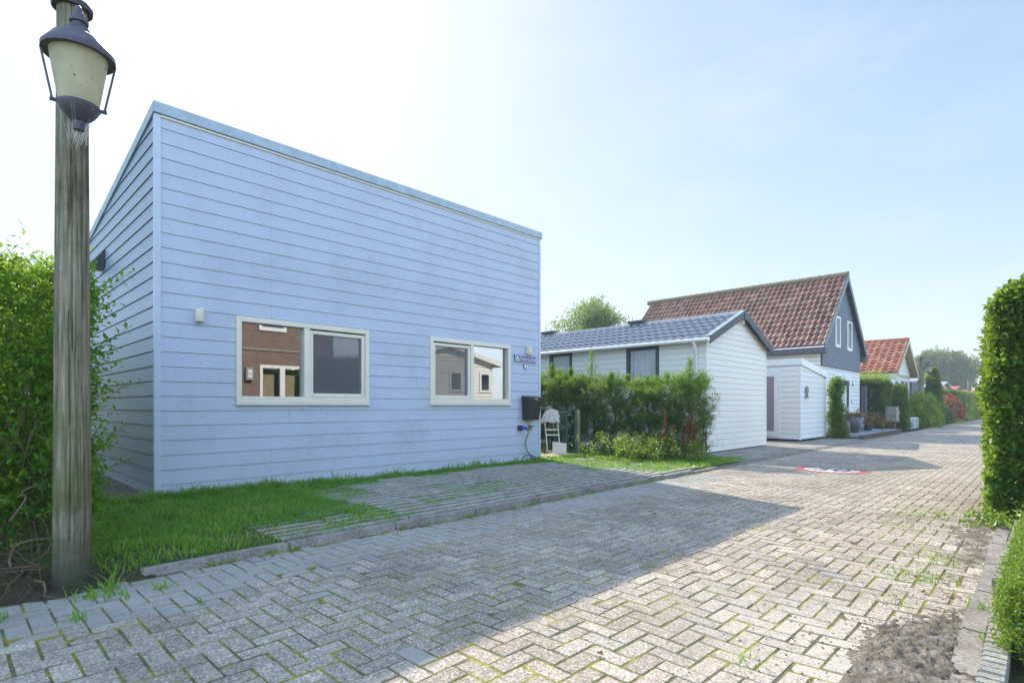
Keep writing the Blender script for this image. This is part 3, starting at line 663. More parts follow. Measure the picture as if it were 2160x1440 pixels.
mb = MB(); mb.box(HX1 - .042, HX1 + .018, FY - .020, FY + .030, .03, 4.598); mb.obj('corner_trim', 'trim_blue', bh, bevel=.003)
mb = MB()
A = lambda x, y, dz: (x, y, roofz(y) + dz)
mb.prism([A(HX0 - .03, FY - .04, 0), A(HX1 + .045, FY - .04, 0), A(HX1 + .045, FY - .02, 0), A(HX0 - .03, FY - .02, 0)], [A(HX0 - .03, FY - .04, .13), A(HX1 + .045, FY - .04, .13), A(HX1 + .045, FY - .02, .13), A(HX0 - .03, FY - .02, .13)])
for x0, x1 in ((HX0 - .03, HX0 - .01), (HX1 + .025, HX1 + .045)):
    mb.prism([A(x0, FY - .019, 0), A(x1, FY - .019, 0), A(x1, HD, 0), A(x0, HD, 0)], [A(x0, FY - .019, .13), A(x1, FY - .019, .13), A(x1, HD, .13), A(x0, HD, .13)])
mb.obj('roof_trim', 'zinc', bh, bevel=.003)
mb = MB(); mb.box(HX0 + .053, HX1 - .043, FY - .022, FY - .002, 4.575, 4.598); mb.obj('soffit_batten', 'cream', bh)
mb = MB(); mb.prism([A(HX0 - .009, FY - .018, .02), A(HX1 + .024, FY - .018, .02), A(HX1 + .024, HD, .02), A(HX0 - .009, HD, .02)], [A(HX0 - .009, FY - .018, .09), A(HX1 + .024, FY - .018, .09), A(HX1 + .024, HD, .09), A(HX0 - .009, HD, .09)]); mb.obj('roof', 'zinc', bh)
for wi, (x0, x1, z0, z1) in enumerate(WINS):
    mb = MB(); mb.ring(x0, x1, z0, z1, .066, .066, .085, .07, FY - .034, FY + .07)
    xm = (3.553, 3.640) if wi == 0 else (6.69, 6.765)
    mb.box(xm[0], xm[1], FY - .028, FY + .07, z0 + .085, z1 - .07)
    w = mb.obj('window', 'cream', bh, bevel=.004)
    mb = MB(); mb.box(x0 - .006, x1 + .006, FY - .055, FY + .0, z0 - .032, z0 - .003); mb.obj('sill', 'cream', w, bevel=.003)
    fx0, fx1 = (x0 + .066, xm[0]) if wi == 0 else (xm[1], x1 - .066)
    sx0, sx1 = (xm[1], x1 - .066) if wi == 0 else (x0 + .066, xm[0])
    zb, zt = z0 + .085, z1 - .07
    mb = MB(); mb.poly([(fx0, FY + .05, zb), (fx1, FY + .05, zb), (fx1, FY + .05, zt), (fx0, FY + .05, zt)]); mb.obj('pane', 'glass', w, recalc=False)
    mb = MB(); mb.ring(sx0 + .004, sx1 - .004, zb + .004, zt - .022, .05, .05, .05, .05, FY - .012, FY + .055); mb.obj('sash', 'cream', w, bevel=.004)
    q = (sx0 + .054, sx1 - .054, zb + .054, zt - .072)
    mb = MB(); mb.poly([(q[0], FY + .04, q[2]), (q[1], FY + .04, q[2]), (q[1], FY + .04, q[3]), (q[0], FY + .04, q[3])]); mb.obj('pane', 'glass', w, recalc=False)
    mb = MB(); mb.poly([(q[0], FY + .012, q[2]), (q[1], FY + .012, q[2]), (q[1], FY + .012, q[3]), (q[0], FY + .012, q[3])]); mb.obj('insect_screen', 'screen' if wi == 0 else 'screen_light', w, recalc=False)
# vent hood on the side wall: a wedge with a slatted mouth
mb = MB(); y0, y1 = 10.42, 10.72
mb.prism([(HX0 - .016, y0, 3.27), (HX0 - .21, y0, 3.27), (HX0 - .016, y0, 3.56)], [(HX0 - .016, y1, 3.27), (HX0 - .21, y1, 3.27), (HX0 - .016, y1, 3.56)])
vh = mb.obj('vent_hood', 'black', bh)
mb = MB()
for k in range(5): mb.box(HX0 - .20 + k * .037, HX0 - .19 + k * .037, y0 + .01, y1 - .01, 3.255, 3.269)
mb.obj('grille', 'brass', vh)

# ------------------------------------------------------------------ fittings on the blue house
def wall_lamp(name, label, x):
    mb = MB(); mb.box(x - .03, x + .03, FY - .035, FY - .012, 2.20, 2.32); t = tag(mb.obj(name, 'white', None, (x, FY, 2.25)), label, 'wall lamp', 'small wall lamps on the blue house')
    mb = MB(); mb.lathe((x, FY - .075, 2.185), [(.046, 0), (.05, .006), (.05, .15), (.044, .156)], 20); mb.obj('shade', 'cream', t, smooth=True)
    mb = MB(); mb.lathe((x, FY - .075, 2.178), [(.02, 0), (.045, .0065)], 16); mb.obj('rim', 'dark_gap', t)
wall_lamp('wall_lamp', 'small grey cylinder lamp to the left of the larger left window on blue wall', 2.20)
wall_lamp('wall_lamp', 'small grey cylinder lamp just above the blue name sign', 8.22)
t = thing('name_sign', 'blue enamel name sign with white lettering and green emblem on the blue house', 'sign', (8.15, FY - .014, 2.02))
mb = MB(); mb.box(7.835, 8.470, FY - .028, FY - .016, 2.02, 2.165); bd = mb.obj('board', 'signblue', t, bevel=.002)
mb = MB(); mb.ring(7.848, 8.457, 2.032, 2.153, .008, .008, .008, .008, FY - .031, FY - .0285); mb.obj('border', 'white', t)
mb = MB(); mb.box(7.866, 7.975, FY - .0305, FY - .0285, 2.046, 2.139); em = mb.obj('emblem', 'signgreen', t)
mb = MB(); y = FY - .0325
mb.prism([(7.876, y, 2.05), (7.895, y, 2.05), (7.912, y, 2.085), (7.935, y, 2.10), (7.932, y, 2.118), (7.912, y, 2.134), (7.892, y, 2.128), (7.884, y, 2.095)], [(a, y + .0015, b) for a, b in ((7.876, 2.05), (7.895, 2.05), (7.912, 2.085), (7.935, 2.10), (7.932, 2.118), (7.912, 2.134), (7.892, 2.128), (7.884, 2.095))])
mb.prism([(7.935, y, 2.06), (7.955, y, 2.052), (7.972, y, 2.056), (7.945, y, 2.105)], [(7.935, y + .0015, 2.06), (7.955, y + .0015, 2.052), (7.972, y + .0015, 2.056), (7.945, y + .0015, 2.105)])
mb.obj('emblem_figure', 'white', em)
def text(name, body, size, loc, mat, parent, rot=(R(90), 0, 0), ext=.0008, sx=1.):
    cu = bpy.data.curves.new(name, 'FONT'); cu.body = body; cu.size = size; cu.extrude = ext; cu.align_x = 'CENTER'; cu.align_y = 'CENTER'
    tmp = bpy.data.objects.new('tmp', cu); me = bpy.data.meshes.new_from_object(tmp); bpy.data.objects.remove(tmp)
    me.transform(Matrix.Translation(loc) @ Matrix.LocRotScale(None, __import__('mathutils').Euler(rot), Vector((sx, 1, 1))))
    return place(name, me, mat, parent)
text('lettering', 'Huize-Lobke', .105, (8.215, FY - .031, 2.094), 'white', t, sx=.86)
t = thing('house_number', 'small white plate with house number 2 under the blue name sign', 'sign', (8.165, FY, 1.90))
mb = MB(); mb.box(8.108, 8.222, FY - .024, FY - .014, 1.893, 1.995); mb.obj('backplate', 'signblue', t, bevel=.004)
mb = MB(); mb.box(8.118, 8.212, FY - .028, FY - .0245, 1.898, 1.990); mb.obj('plate', 'white', t, bevel=.002)
text('numeral', '2', .11, (8.165, FY - .030, 1.944), 'black', t)
# mailbox
t = thing('mailbox', 'black tapered plastic mailbox with lid on the blue house wall', 'mailbox', (8.25, FY - .014, .87))
def taper(mb, xa0, xa1, z0, xb0, xb1, z1, ya, yb, yw):
    mb.prism([(xa0, ya, z0), (xa1, ya, z0), (xa1, yw, z0), (xa0, yw, z0)], [(xb0, yb, z1), (xb1, yb, z1), (xb1, yw, z1), (xb0, yw, z1)])
mb = MB(); taper(mb, 8.065, 8.415, .868, 8.04, 8.45, 1.27, FY - .16, FY - .21, FY - .016); b = mb.obj('body', 'black', t, bevel=.012)
mb = MB(); taper(mb, 8.03, 8.46, 1.262, 8.03, 8.46, 1.31, FY - .225, FY - .225, FY - .016)
mb.prism([(8.03, FY - .225, 1.3105), (8.46, FY - .225, 1.3105), (8.46, FY - .016, 1.3105), (8.03, FY - .016, 1.3105)], [(8.05, FY - .19, 1.335), (8.44, FY - .19, 1.335), (8.44, FY - .016, 1.355), (8.05, FY - .016, 1.355)])
mb.obj('lid', 'black', t, bevel=.006)
mb = MB(); mb.box(8.20, 8.29, FY - .231, FY - .2255, 1.275, 1.305); mb.obj('name_slot', 'brass', t)
mb = MB(); mb.lathe((8.33, FY - .215, 1.235), [(.012, 0), (.012, .02)], 10); mb.obj('lock', 'brass', t)
# power inlet with blue plug and cable, tap
t = thing('power_socket', 'black power inlet with blue plug low on the blue house wall', 'socket', (7.98, FY - .014, .70))
mb = MB(); mb.box(7.93, 8.03, FY - .06, FY - .014, .665, .765); mb.obj('socket_box', 'black', t, bevel=.004)
mb = MB(); mb.tube([(8.0, FY - .061, .715), (8.04, FY - .10, .71), (8.085, FY - .12, .70)], [.034, .034, .026], 10); mb.tube([(8.02, FY - .08, .73), (8.03, FY - .095, .765)], .014, 6); mb.obj('plug', 'plugblue', t, smooth=True)
mb = MB(); pts = [(8.085, FY - .12, .70), (8.12, FY - .12, .66), (8.15, FY - .09, .58), (8.135, FY - .05, .47), (8.145, FY - .04, .36), (8.15, FY - .06, .28), (8.19, FY - .09, .19), (8.26, FY - .12, .10), (8.33, FY - .16, .065), (8.2, FY - .22, .14), (8.02, FY - .24, .19), (7.9, FY - .2, .15), (7.85, FY - .2, .06)]
def smooth_path(p, k=4):
    p = [Vector(q) for q in p]; out = []
    for i in range(len(p) - 1):
        a, b, c, d = p[max(i - 1, 0)], p[i], p[i + 1], p[min(i + 2, len(p) - 1)]
        for j in range(k):
            t_ = j / k; out.append(.5 * ((2 * b) + (c - a) * t_ + (2 * a - 5 * b + 4 * c - d) * t_ ** 2 + (3 * b - a - 3 * c + d) * t_ ** 3))
    return out + [p[-1]]
mb.tube(smooth_path(pts), .009, 6); tag(mb.obj('power_cable', 'black', None, (8.15, FY - .1, .06), smooth=True), 'thin black cable hanging from the blue plug and coiled in the grass', 'cable')
t = thing('water_tap', 'small brass tap on a plate right of the blue plug', 'tap', (8.28, FY - .014, .71))
mb = MB(); mb.box(8.235, 8.325, FY - .024, FY - .014, .655, .765); mb.obj('plate', 'brass', t, bevel=.002)
mb = MB(); mb.tube([(8.28, FY - .02, .72), (8.28, FY - .09, .72), (8.28, FY - .105, .68)], .014, 8); mb.obj('spout', 'brass', t)
mb = MB(); mb.box(8.25, 8.36, FY - .085, FY - .065, .735, .75); mb.obj('handle', 'charcoal', t)

# ------------------------------------------------------------------ street lamps
def lantern_geo(mb, c, k, sc=1.):
    pass
def lamp_post(name, label, x, y, top, rad, arm=.44, sc=1., sides=24, hgt=3.12):
    """wooden pole with cap, swan neck arm towards the street and a hanging lantern"""
    t = thing(name, label, 'street lamp', (x, y, 0), 'wooden street lamps along the road')
    n = sides; V = []; F = []; rows_ = 110 if sides > 12 else 10
    for k in range(rows_ + 1):
        z = -.05 + (top + .05) * k / rows_; r = rad * (1 - .22 * max(0, z) / top)
        for j in range(n):
            a = 2 * math.pi * j / n; bump = 1 + .02 * noise.noise(Vector((math.cos(a) * 2, math.sin(a) * 2, z * .9 + x))) + .012 * noise.noise(Vector((math.cos(a) * 6, math.sin(a) * 6, z * 1.5)))
            if sides > 12:                                            # drying cracks facing the road
                for (ca, z0_, z1_, wd) in ((4.42, .3, 1.75, .04), (4.62, 1.5, 2.55, .04), (4.50, 2.3, 3.7, .045), (5.2, .2, 1.2, .03), (4.05, .5, 1.1, .022), (4.75, 2.9, 3.6, .025)):
                    if z0_ < z < z1_ and abs(((a - ca - .05 * math.sin(z * 2.4) + math.pi) % (2 * math.pi)) - math.pi) < wd * (.35 + .65 * abs(noise.noise(Vector((z * 5, ca, 0)))) * 1.6): bump -= .14
            V.append((x + r * bump * math.cos(a), y + r * bump * math.sin(a), z))
    for k in range(rows_):
        for j in range(n): F.append((k * n + j, k * n + (j + 1) % n, (k + 1) * n + (j + 1) % n, (k + 1) * n + j))
    place('pole', np_mesh('pole', V, F, smooth=True), 'wood', t)
    rt = rad * .79; mb = MB(); mb.lathe((x, y, top - .012), [(rt * q_, z_) for q_, z_ in (((1.32, -.025), (1.36, 0), (1.30, .012), (.9, .03), (.15, .075)) if sides > 12 else ((1.02, -.02), (1.05, .0), (.9, .05), (.5, .14), (.2, .2)))], 28); mb.obj('cap', 'cap', t, smooth=True)
    lx, ly, g = x - .035, y - arm, hgt          # lantern axis and glass top height
    mb = MB(); mb.tube(smooth_path([(x, y - rt, g + .16), (x, y - rt - .07, g + .20), (lx, ly + .14, g + .20), (lx, ly + .06, g + .275), (lx, ly, g + .265), (lx, ly, g + .21)], 5), .016, 8)
    mb.box(x - .03, x + .03, y - rt - .012, y - rt + .03, g + .09, g + .25); mb.obj('arm', 'lamp_metal', t, smooth=True)
    L = MB(); L.lathe((lx, ly, g), [(.150 * sc, -.006), (.172 * sc, -.012), (.172 * sc, .012), (.155 * sc, .035), (.12 * sc, .085), (.075 * sc, .115), (.055 * sc, .12), (.05 * sc, .15), (.034 * sc, .152), (.034 * sc, .178), (.045 * sc, .182), (.045 * sc, .200), (.03 * sc, .208), (.026 * sc, .235), (.016 * sc, .25)], 32)
    la = L.obj('lantern', 'lamp_metal', t, smooth=True)
    L = MB(); L.lathe((lx, ly, g), [(.093 * sc, -.285), (.136 * sc, -.008)], 32, False, False); L.obj('lamp_glass', 'lamp_glass', la, smooth=True, recalc=False)
    L = MB(); L.lathe((lx, ly, g), [(.012, -.43), (.026 * sc, -.425), (.03 * sc, -.38), (.045 * sc, -.37), (.078 * sc, -.335), (.10 * sc, -.298), (.10 * sc, -.284), (.085 * sc, -.284)], 32); L.obj('base_cup', 'lamp_metal', la, smooth=True)
    for k in range(2):
        a = -.13 + k * math.pi; ca, sa = math.cos(a), math.sin(a); L = MB()
        L.tube([(lx + ca * .168 * sc, ly + sa * .168 * sc, g - .01), (lx + ca * .118 * sc, ly + sa * .118 * sc, g - .28)], .0055, 6)
        L.tube([(lx + ca * .128 * sc, ly + sa * .128 * sc, g - .284), (lx + ca * .09 * sc, ly + sa * .09 * sc, g - .288)], [.012, .009], 6); L.obj('rod', 'lamp_metal', la)
    L = MB(); L.tube([(lx, ly, g - .28), (lx, ly, g - .12)], [.02, .028], 10); L.obj('bulb', 'white', la)
    return t
t = lamp_post('street_lamp', 'near weathered wooden lamp post with cobwebbed round lantern by the left hedge', .572, 4.46, 3.70, .101, .505, 1.0, 180, 3.14)
mb = MB()                                                   # cobweb strands under the near lantern
bx_, by_, bz_ = .537, 3.955, 3.14
for k in range(150):
    a = random.uniform(0, 6.28); r = random.uniform(.03, .10); z = random.uniform(-.33, -.28); a2 = a + random.gauss(0, .7)
    mb.tube([(bx_ + r * math.cos(a), by_ + r * math.sin(a), bz_ + z), (bx_ + .05 * math.cos(a2) * random.random(), by_ + .05 + .05 * math.sin(a2), bz_ + z - random.uniform(.05, .2))], .0004, 3, False)
mb.obj('cobweb', 'white', t)
lamp_post('street_lamp', 'wooden lamp post behind the yellow green shrub, beside the tall cypress', 38.0, 5.1, 3.75, .13, .32, 1.25, 10, 3.32)
lamp_post('street_lamp', 'farthest small wooden lamp post at the end of the clipped hedges', 62., 5.0, 3.40, .13, .5, 1.25, 10, 2.95)

# ------------------------------------------------------------------ chalet
CX0, CX1, CY0, CY1 = 12.466, 16.26, 5.77, 17.0; CE, CA = 2.80, 3.50; CM = (CX0 + CX1) / 2
ch = thing('chalet', 'cream mobile chalet with dark tiled sheet roof behind the conifer hedge', 'chalet', (CX0, CY0, .03))
crow = [.05 + .139 * k for k in range(30) if .05 + .139 * k < 3.5]
sl_ = (CA - CE) / (CM - CX0)
gmin = lambda z: CX0 + .01 + max(0, z - CE) / sl_; gmax = lambda z: CX1 - .01 - max(0, z - CE) / sl_
mb = MB(); clad(mb, lambda a, z, o: (a, CY0 - o, z), crow, gmin, gmax, (), .010, .005, .007); mb.obj('gable_wall', 'chalet', ch)
cw = [(6.99, 7.93, 1.62, 2.665), (9.73, 10.56, 1.62, 2.68)]
mb = MB(); clad(mb, lambda a, z, o: (CX0 - o, a, z), [z for z in crow if z < CE] + [CE], lambda z: CY0 + .02, lambda z: CY1, [(a + .02, b - .02, c + .02, d - .02) for a, b, c, d in cw], .010, .005, .007, lambda k: [8.93] ); mb.obj('side_wall', 'chalet', ch)
mb = MB(); clad(mb, lambda a, z, o: (a, CY0 + .004, z), [.05, CE, CA - .02], gmin, gmax, (), 0, 0, 0)
clad(mb, lambda a, z, o: (CX0 + .004, a, z), [.05, CE], lambda z: CY0 + .004, lambda z: CY1, [(a + .02, b - .02, c + .02, d - .02) for a, b, c, d in cw], 0, 0, 0)
mb.poly([(CX1, CY0, .05), (CX1, CY1, .05), (CX1, CY1, CE), (CX1, CY0, CE)]); mb.poly([(CX0, CY1, .05), (CX1, CY1, .05), (CX1, CY1, CE), (CM, CY1, CA), (CX0, CY1, CE)]); mb.obj('shell', 'greywood', ch, recalc=False)
for a, b, c, d in cw:
    mb = MB(); mb.xf = lambda p: Vector((CX0 + p.y, p.x, p.z)); mb.ring(a, b, c, d, .085, .085, .085, .085, -.035, .05); w = mb.obj('window', 'charcoal', ch, bevel=.006)
    mb = MB(); mb.poly([(CX0 + .02, a + .08, c + .08), (CX0 + .02, b - .08, c + .08), (CX0 + .02, b - .08, d - .08), (CX0 + .02, a + .08, d - .08)]); mb.obj('pane', 'glass_net', w, recalc=False)
    mb = MB(); n = 40
    for k in range(n):
        y0_, y1_ = a + (b - a) * k / n, a + (b - a) * (k + 1) / n; mb.poly([(CX0 + .10 + .02 * math.sin(k * 1.3), y0_, c), (CX0 + .10 + .02 * math.sin((k + 1) * 1.3), y1_, c), (CX0 + .10 + .02 * math.sin((k + 1) * 1.3), y1_, d), (CX0 + .10 + .02 * math.sin(k * 1.3), y0_, d)])
    mb.obj('curtain', 'curtain', w, recalc=False, smooth=True)
mb = MB(); ov = .15; dz = (CA + .07 - CE) / (CM - CX0)
le = Vector((CX0 - ov, CY0 - .16, CA + .05 - dz * (CM - CX0 + ov))); up_ = Vector((CM - CX0 + ov, 0, dz * (CM - CX0 + ov)))
tiles(mb, le, (0, 1, 0), up_, CY1 - CY0 + .3, up_.length, .22, .35, .036, .030, 6, 1.)
re = Vector((CX1 + ov, CY0 - .16, le.z)); tiles(mb, re, (0, 1, 0), (-up_.x, 0, up_.z), CY1 - CY0 + .3, up_.length, .20, .35, .030, .028, 6, 1.)
rf = mb.obj('roof', 'steel_tile', ch, recalc=False)
mb = MB(); mb.box(CM - .06, CM + .06, CY0 - .17, CY1 + .1, CA + .055, CA + .095); mb.obj('ridge_cap', 'white', rf, bevel=.02)
for vy in (8.75, 12.2):
    mb = MB(); mb.box(CM - .16, CM + .16, vy - .28, vy + .28, CA + .096, CA + .17); mb.obj('ridge_vent', 'charcoal', rf, bevel=.02)
mb = MB()                                                    # barge boards + white edge flashing
for sgn, ex in ((1, CX0 - ov), (-1, CX1 + ov)):
    a, b = Vector((ex, CY0 - .17, le.z)), Vector((CM - sgn * .001, CY0 - .17, CA + .05))
    mb.prism([a + Vector((0, 0, -.13)), b + Vector((0, 0, -.13)), b + Vector((0, 0, .05)), a + Vector((0, 0, .05))], [p + Vector((0, .03, 0)) for p in (a + Vector((0, 0, -.13)), b + Vector((0, 0, -.13)), b + Vector((0, 0, .05)), a + Vector((0, 0, .05)))])
mb.box(CM - .06, CM + .06, CY0 - .182, CY0 - .1705, CA - .16, CA + .11); mb.obj('barge_board', 'charcoal', rf, bevel=.004)
mb = MB()
for sgn, ex in ((1, CX0 - ov), (-1, CX1 + ov)):
    a, b = Vector((ex, CY0 - .175, le.z + .055)), Vector((CM, CY0 - .175, CA + .105)); q = [Vector((0, .0, 0)), Vector((0, .12, 0)), Vector((0, .12, .012)), Vector((0, 0, .012))]
    mb.prism([a + v for v in q], [b + v for v in q])
mb.obj('verge_flashing', 'zinc', rf)
mb = MB(); mb.xf = None
mb.tube([(CX0 - ov - .04, CY0 - .16, le.z - .03), (CX0 - ov - .04, CY1, le.z - .03)], .05, 10); mb.obj('gutter', 'white', ch, smooth=True)
mb = MB(); mb.box(CX0 - .16, CX0 - .013, CY0, CY1, le.z - .01, le.z + .006); mb.obj('soffit', 'white', ch)
mb = MB(); mb.tube([(CX0 - ov - .04, CY0 + .22, le.z - .06), (CX0 - ov - .02, CY0 + .22, le.z - .12), (CX0 - .07, CY0 + .22, le.z - .26), (CX0 - .07, CY0 + .22, .05)], .038, 10); mb.obj('downpipe', 'white', ch, smooth=True)
for yy in (7.35, 10.2):
    mb = MB(); mb.box(CX0 - .07, CX0 - .013, yy - .1, yy + .1, 2.74, 2.755); mb.obj('lamp_hook', 'white', ch)
mb = MB(); mb.tube([(CM, CY0 - .02, CA - .12), (CM, CY0 - .10, CA - .14), (CM, CY0 - .11, CA - .22)], [.03, .035, .05], 8); mb.obj('gable_lamp', 'cream', ch, smooth=True)
mb = MB(); mb.box(CX0 - .016, CX0 + .04, CY0 - .018, CY0 + .019, .05, CE + .02); mb.obj('corner_trim', 'chalet', ch, bevel=.003)
mb = MB(); mb.box(CX1 - .04, CX1 + .016, CY0 - .018, CY0 + .019, .05, CE + .02); mb.obj('corner_trim', 'chalet', ch, bevel=.003)

# ------------------------------------------------------------------ flat shed beside the chalet
SX0, SX1, SY0, SY1 = 18.66, 21.36, 5.58, 8.2
sh = thing('garden_shed', 'cream flat roofed shed with white and mauve door between chalet and brown roofed house', 'shed', (SX0, SY0, .05))
sz = lambda x: 2.43 - (x - SX0) * .112
srow = [.10 + .165 * k for k in range(15)]
mb = MB(); clad(mb, lambda a, z, o: (a, SY0 - o, z), [z for z in srow if z < 2.44] + [2.43], lambda z: SX0 + .03, lambda z: min(SX1 - .02, SX0 + (2.43 - z) / .112 + .02), (), .011, .005, .009); mb.obj('front_wall', 'lower_white', sh)
dr = (6.17, 7.05, .14, 2.28)
mb = MB(); clad(mb, lambda a, z, o: (SX0 - o, a, z), srow + [2.5], lambda z: SY0 + .03, lambda z: SY1, [dr], .011, .005, .009); mb.obj('side_wall', 'chalet', sh)
mb = MB(); mb.box(SX0 + .005, SX1 - .005, SY0 + .005, SY1, .10, 2.1); mb.prism([(SX0 + .005, SY0 + .005, 2.1001), (SX1 - .005, SY0 + .005, 2.1001), (SX1 - .005, SY1, 2.1001), (SX0 + .005, SY1, 2.1001)], [(SX0 + .005, SY0 + .005, 2.43), (SX1 - .005, SY0 + .005, 2.13), (SX1 - .005, SY1, 2.13), (SX0 + .005, SY1, 2.43)]); mb.obj('shell', 'greywood', sh)
mb = MB()
def edge(x0, x1, y0, y1): mb.prism([(x0, y0, sz(x0)), (x1, y0, sz(x1)), (x1, y1, sz(x1)), (x0, y1, sz(x0))], [(x0, y0, sz(x0) + .21), (x1, y0, sz(x1) + .21), (x1, y1, sz(x1) + .21), (x0, y1, sz(x0) + .21)])
edge(SX0 - .05, SX1 + .05, SY0 - .06, SY0 - .03); edge(SX0 - .05, SX0 - .02, SY0 - .0299, SY1); edge(SX0 - .019, SX1 + .05, SY0 - .0299, SY1); mb.obj('roof', 'white', sh, bevel=.004)
mb = MB(); mb.box(SX0 - .018, SX0 + .04, SY0 - .018, SY0 + .03, .08, 2.42); mb.obj('corner_trim', 'lower_white', sh, bevel=.003); mb = MB(); mb.box(SX1 - .03, SX1 + .018, SY0 - .018, SY0 + .03, .08, 2.12); mb.obj('corner_trim', 'lower_white', sh, bevel=.003)
mb = MB(); mb.xf = lambda p: Vector((SX0 + p.y, p.x, p.z)); mb.ring(dr[0], dr[1], dr[2], dr[3], .05, .05, .05, .05, -.03, .0); mb.ring(dr[0] + .052, dr[1] - .052, dr[2] + .052, dr[3] - .052, .13, .13, .15, .13, -.045, .0); d_ = mb.obj('door', 'white', sh, bevel=.006)
mb = MB(); mb.xf = lambda p: Vector((SX0 + p.y, p.x, p.z)); z = dr[2] + .21
while z < dr[3] - .22: mb.box(dr[0] + .185, dr[1] - .185, -.03, -.004, z, z + .148); z += .152
mb.obj('door_panel', 'mauve', d_, bevel=.006)
for z in (.45, 1.2, 1.95):
    mb = MB(); mb.box(SX0 - .075, SX0 - .046, dr[0] + .02, dr[0] + .10, z, z + .11); mb.obj('hinge', 'white', d_, bevel=.006)
mb = MB(); mb.xf = None
mb.lathe((19.12, SY0 - .06, 1.42), [(.10, 0), (.04, .03), (.035, .14), (.06, .2), (.05, .3), (.02, .36)], 8); mb.box(19.05, 19.2, SY0 - .09, SY0 - .0125, 1.40, 1.415); tag(mb.obj('wall_ornament', 'greywood', None, (19.12, SY0, 1.4)), 'grey carved wall ornament hanging on the front of the cream shed', 'ornament')
# ------------------------------------------------------------------ brown roofed house
def gable_house(root, X0, X1, Y0, Y1, ze, xr, zr, zlow, gm_low, gm_high, side_m, tile_m, ov, ovg, vert, boardw, verge_m, fascia_m, zb=.1, fh=.3, pw=.24, pl=.36):
    kl = (zr - ze) / (xr - X0); kr = (zr - ze) / (X1 - xr)
    lo = lambda z: X0 + max(0, (z - ze)) / kl; hi = lambda z: X1 - max(0, (z - ze)) / kr
    rr = [zb + .165 * k for k in range(int((zlow - zb) / .165) + 1)]; rr = rr + [zlow]
    return kl, kr, lo, hi, rr
BX0, BX1, BY0, BY1, BXR = 23.24, 29.0, 6.2, 14.9, 26.1
hb = thing('brown_roof_house', 'house with steep brown pantile roof and dark grey boarded gable over white walls', 'house', (BX0, BY0, .1))
ZE, ZR = 3.70, 6.42
kl, kr, lo, hi, rr = gable_house(hb, BX0, BX1, BY0, BY1, ZE, BXR, ZR, 2.70, 0, 0, 0, 0, .3, .35, 1, .1, 0, 0)
door = (26.5, 27.45, .25, 2.42); smw = (25.0, 25.9, 1.5, 2.42)
mb = MB(); clad(mb, lambda a, z, o: (a, BY0 - o, z), rr, lambda z: BX0 + .03, lambda z: BX1 - .03, [door, smw], .014, .006, .014); mb.obj('lower_wall', 'lower_white', hb)
mb = MB(); clad(mb, lambda a, z, o: (BX0 - o, a, z), rr + [2.86, 3.02, 3.18, 3.34, 3.5], lambda z: BY0 + .03, lambda z: BY1, (), .014, .006, .014); mb.obj('side_wall', 'chalet', hb)
mb = MB(); x = BX0 - .02; k_ = 0                             # vertical gable boards
while x < BX1 + .01:
    x1 = min(x + .105, BX1 + .02); zt = lambda q: ZE + min((q - BX0) * kl, (BX1 - q) * kr) + .05
    xs = [x] + ([BXR] if x < BXR < x1 - .02 else []) + [x1 - .03]
    f0 = [(q, BY0 - .05, 2.68) for q in (xs[0], xs[-1])] + [(q, BY0 - .05, max(2.75, zt(q))) for q in xs[::-1]]
    mb.prism(f0, [(p[0], BY0 - .02, p[2]) for p in f0]); x += .105
mb.obj('gable_boards', 'greyboard', hb)
mb = MB(); mb.poly([(BX0, BY0 - .019, 2.66), (BX1, BY0 - .019, 2.66), (BX1, BY0 - .019, ZE), (BXR, BY0 - .019, ZR), (BX0, BY0 - .019, ZE)])
mb.poly([(BX0, BY0 + .004, .1), (BX1, BY0 + .004, .1), (BX1, BY0 + .004, 2.66), (BX0, BY0 + .004, 2.66)]); mb.poly([(BX0 + .004, BY0, .1), (BX0 + .004, BY1, .1), (BX0 + .004, BY1, ZE), (BX0 + .004, BY0, ZE)])
mb.poly([(BX1, BY0, .1), (BX1, BY1, .1), (BX1, BY1, ZE), (BX1, BY0, ZE)]); mb.poly([(BX0, BY1, .1), (BX1, BY1, .1), (BX1, BY1, ZE), (BXR, BY1, ZR), (BX0, BY1, ZE)]); mb.obj('shell', 'charcoal', hb, recalc=False)
for (x0, x1, z0, z1) in ((24.87, 25.60, 3.52, 4.78), (26.68, 27.46, 3.50, 4.76)):
    mb = MB(); mb.ring(x0, x1, z0, z1, .09, .09, .12, .09, BY0 - .085, BY0 - .045); w = mb.obj('gable_window', 'white', hb, bevel=.006)
    mb = MB(); mb.poly([(x0 + .085, BY0 - .056, z0 + .1), (x1 - .085, BY0 - .056, z0 + .1), (x1 - .085, BY0 - .056, z1 - .08), (x0 + .085, BY0 - .056, z1 - .08)]); mb.obj('pane', 'glass_net', w, recalc=False)
mb = MB(); mb.ring(*door, .08, .08, .05, .08, BY0 - .03, BY0 + .003); mb.ring(door[0] + .082, door[1] - .082, door[2] + .052, door[3] - .082, .16, .16, .2, .14, BY0 - .02, BY0 + .003); mb.box(door[0] + .244, door[1] - .244, BY0 - .02, BY0 + .003, .98, 1.12); d_ = mb.obj('door', 'white', hb, bevel=.004)
mb = MB(); mb.poly([(door[0] + .24, BY0 - .008, .5), (door[1] - .24, BY0 - .008, .5), (door[1] - .24, BY0 - .008, 2.2), (door[0] + .24, BY0 - .008, 2.2)]); mb.obj('pane', 'glass_net', d_, recalc=False)
mb = MB(); mb.box(door[0] + .30, door[1] - .30, BY0 - .03, BY0 - .0205, 1.02, 1.07); mb.obj('letter_flap', 'charcoal', d_)
mb = MB(); mb.ring(*smw, .07, .07, .07, .07, BY0 - .03, BY0 + .003); w = mb.obj('window', 'white', hb)
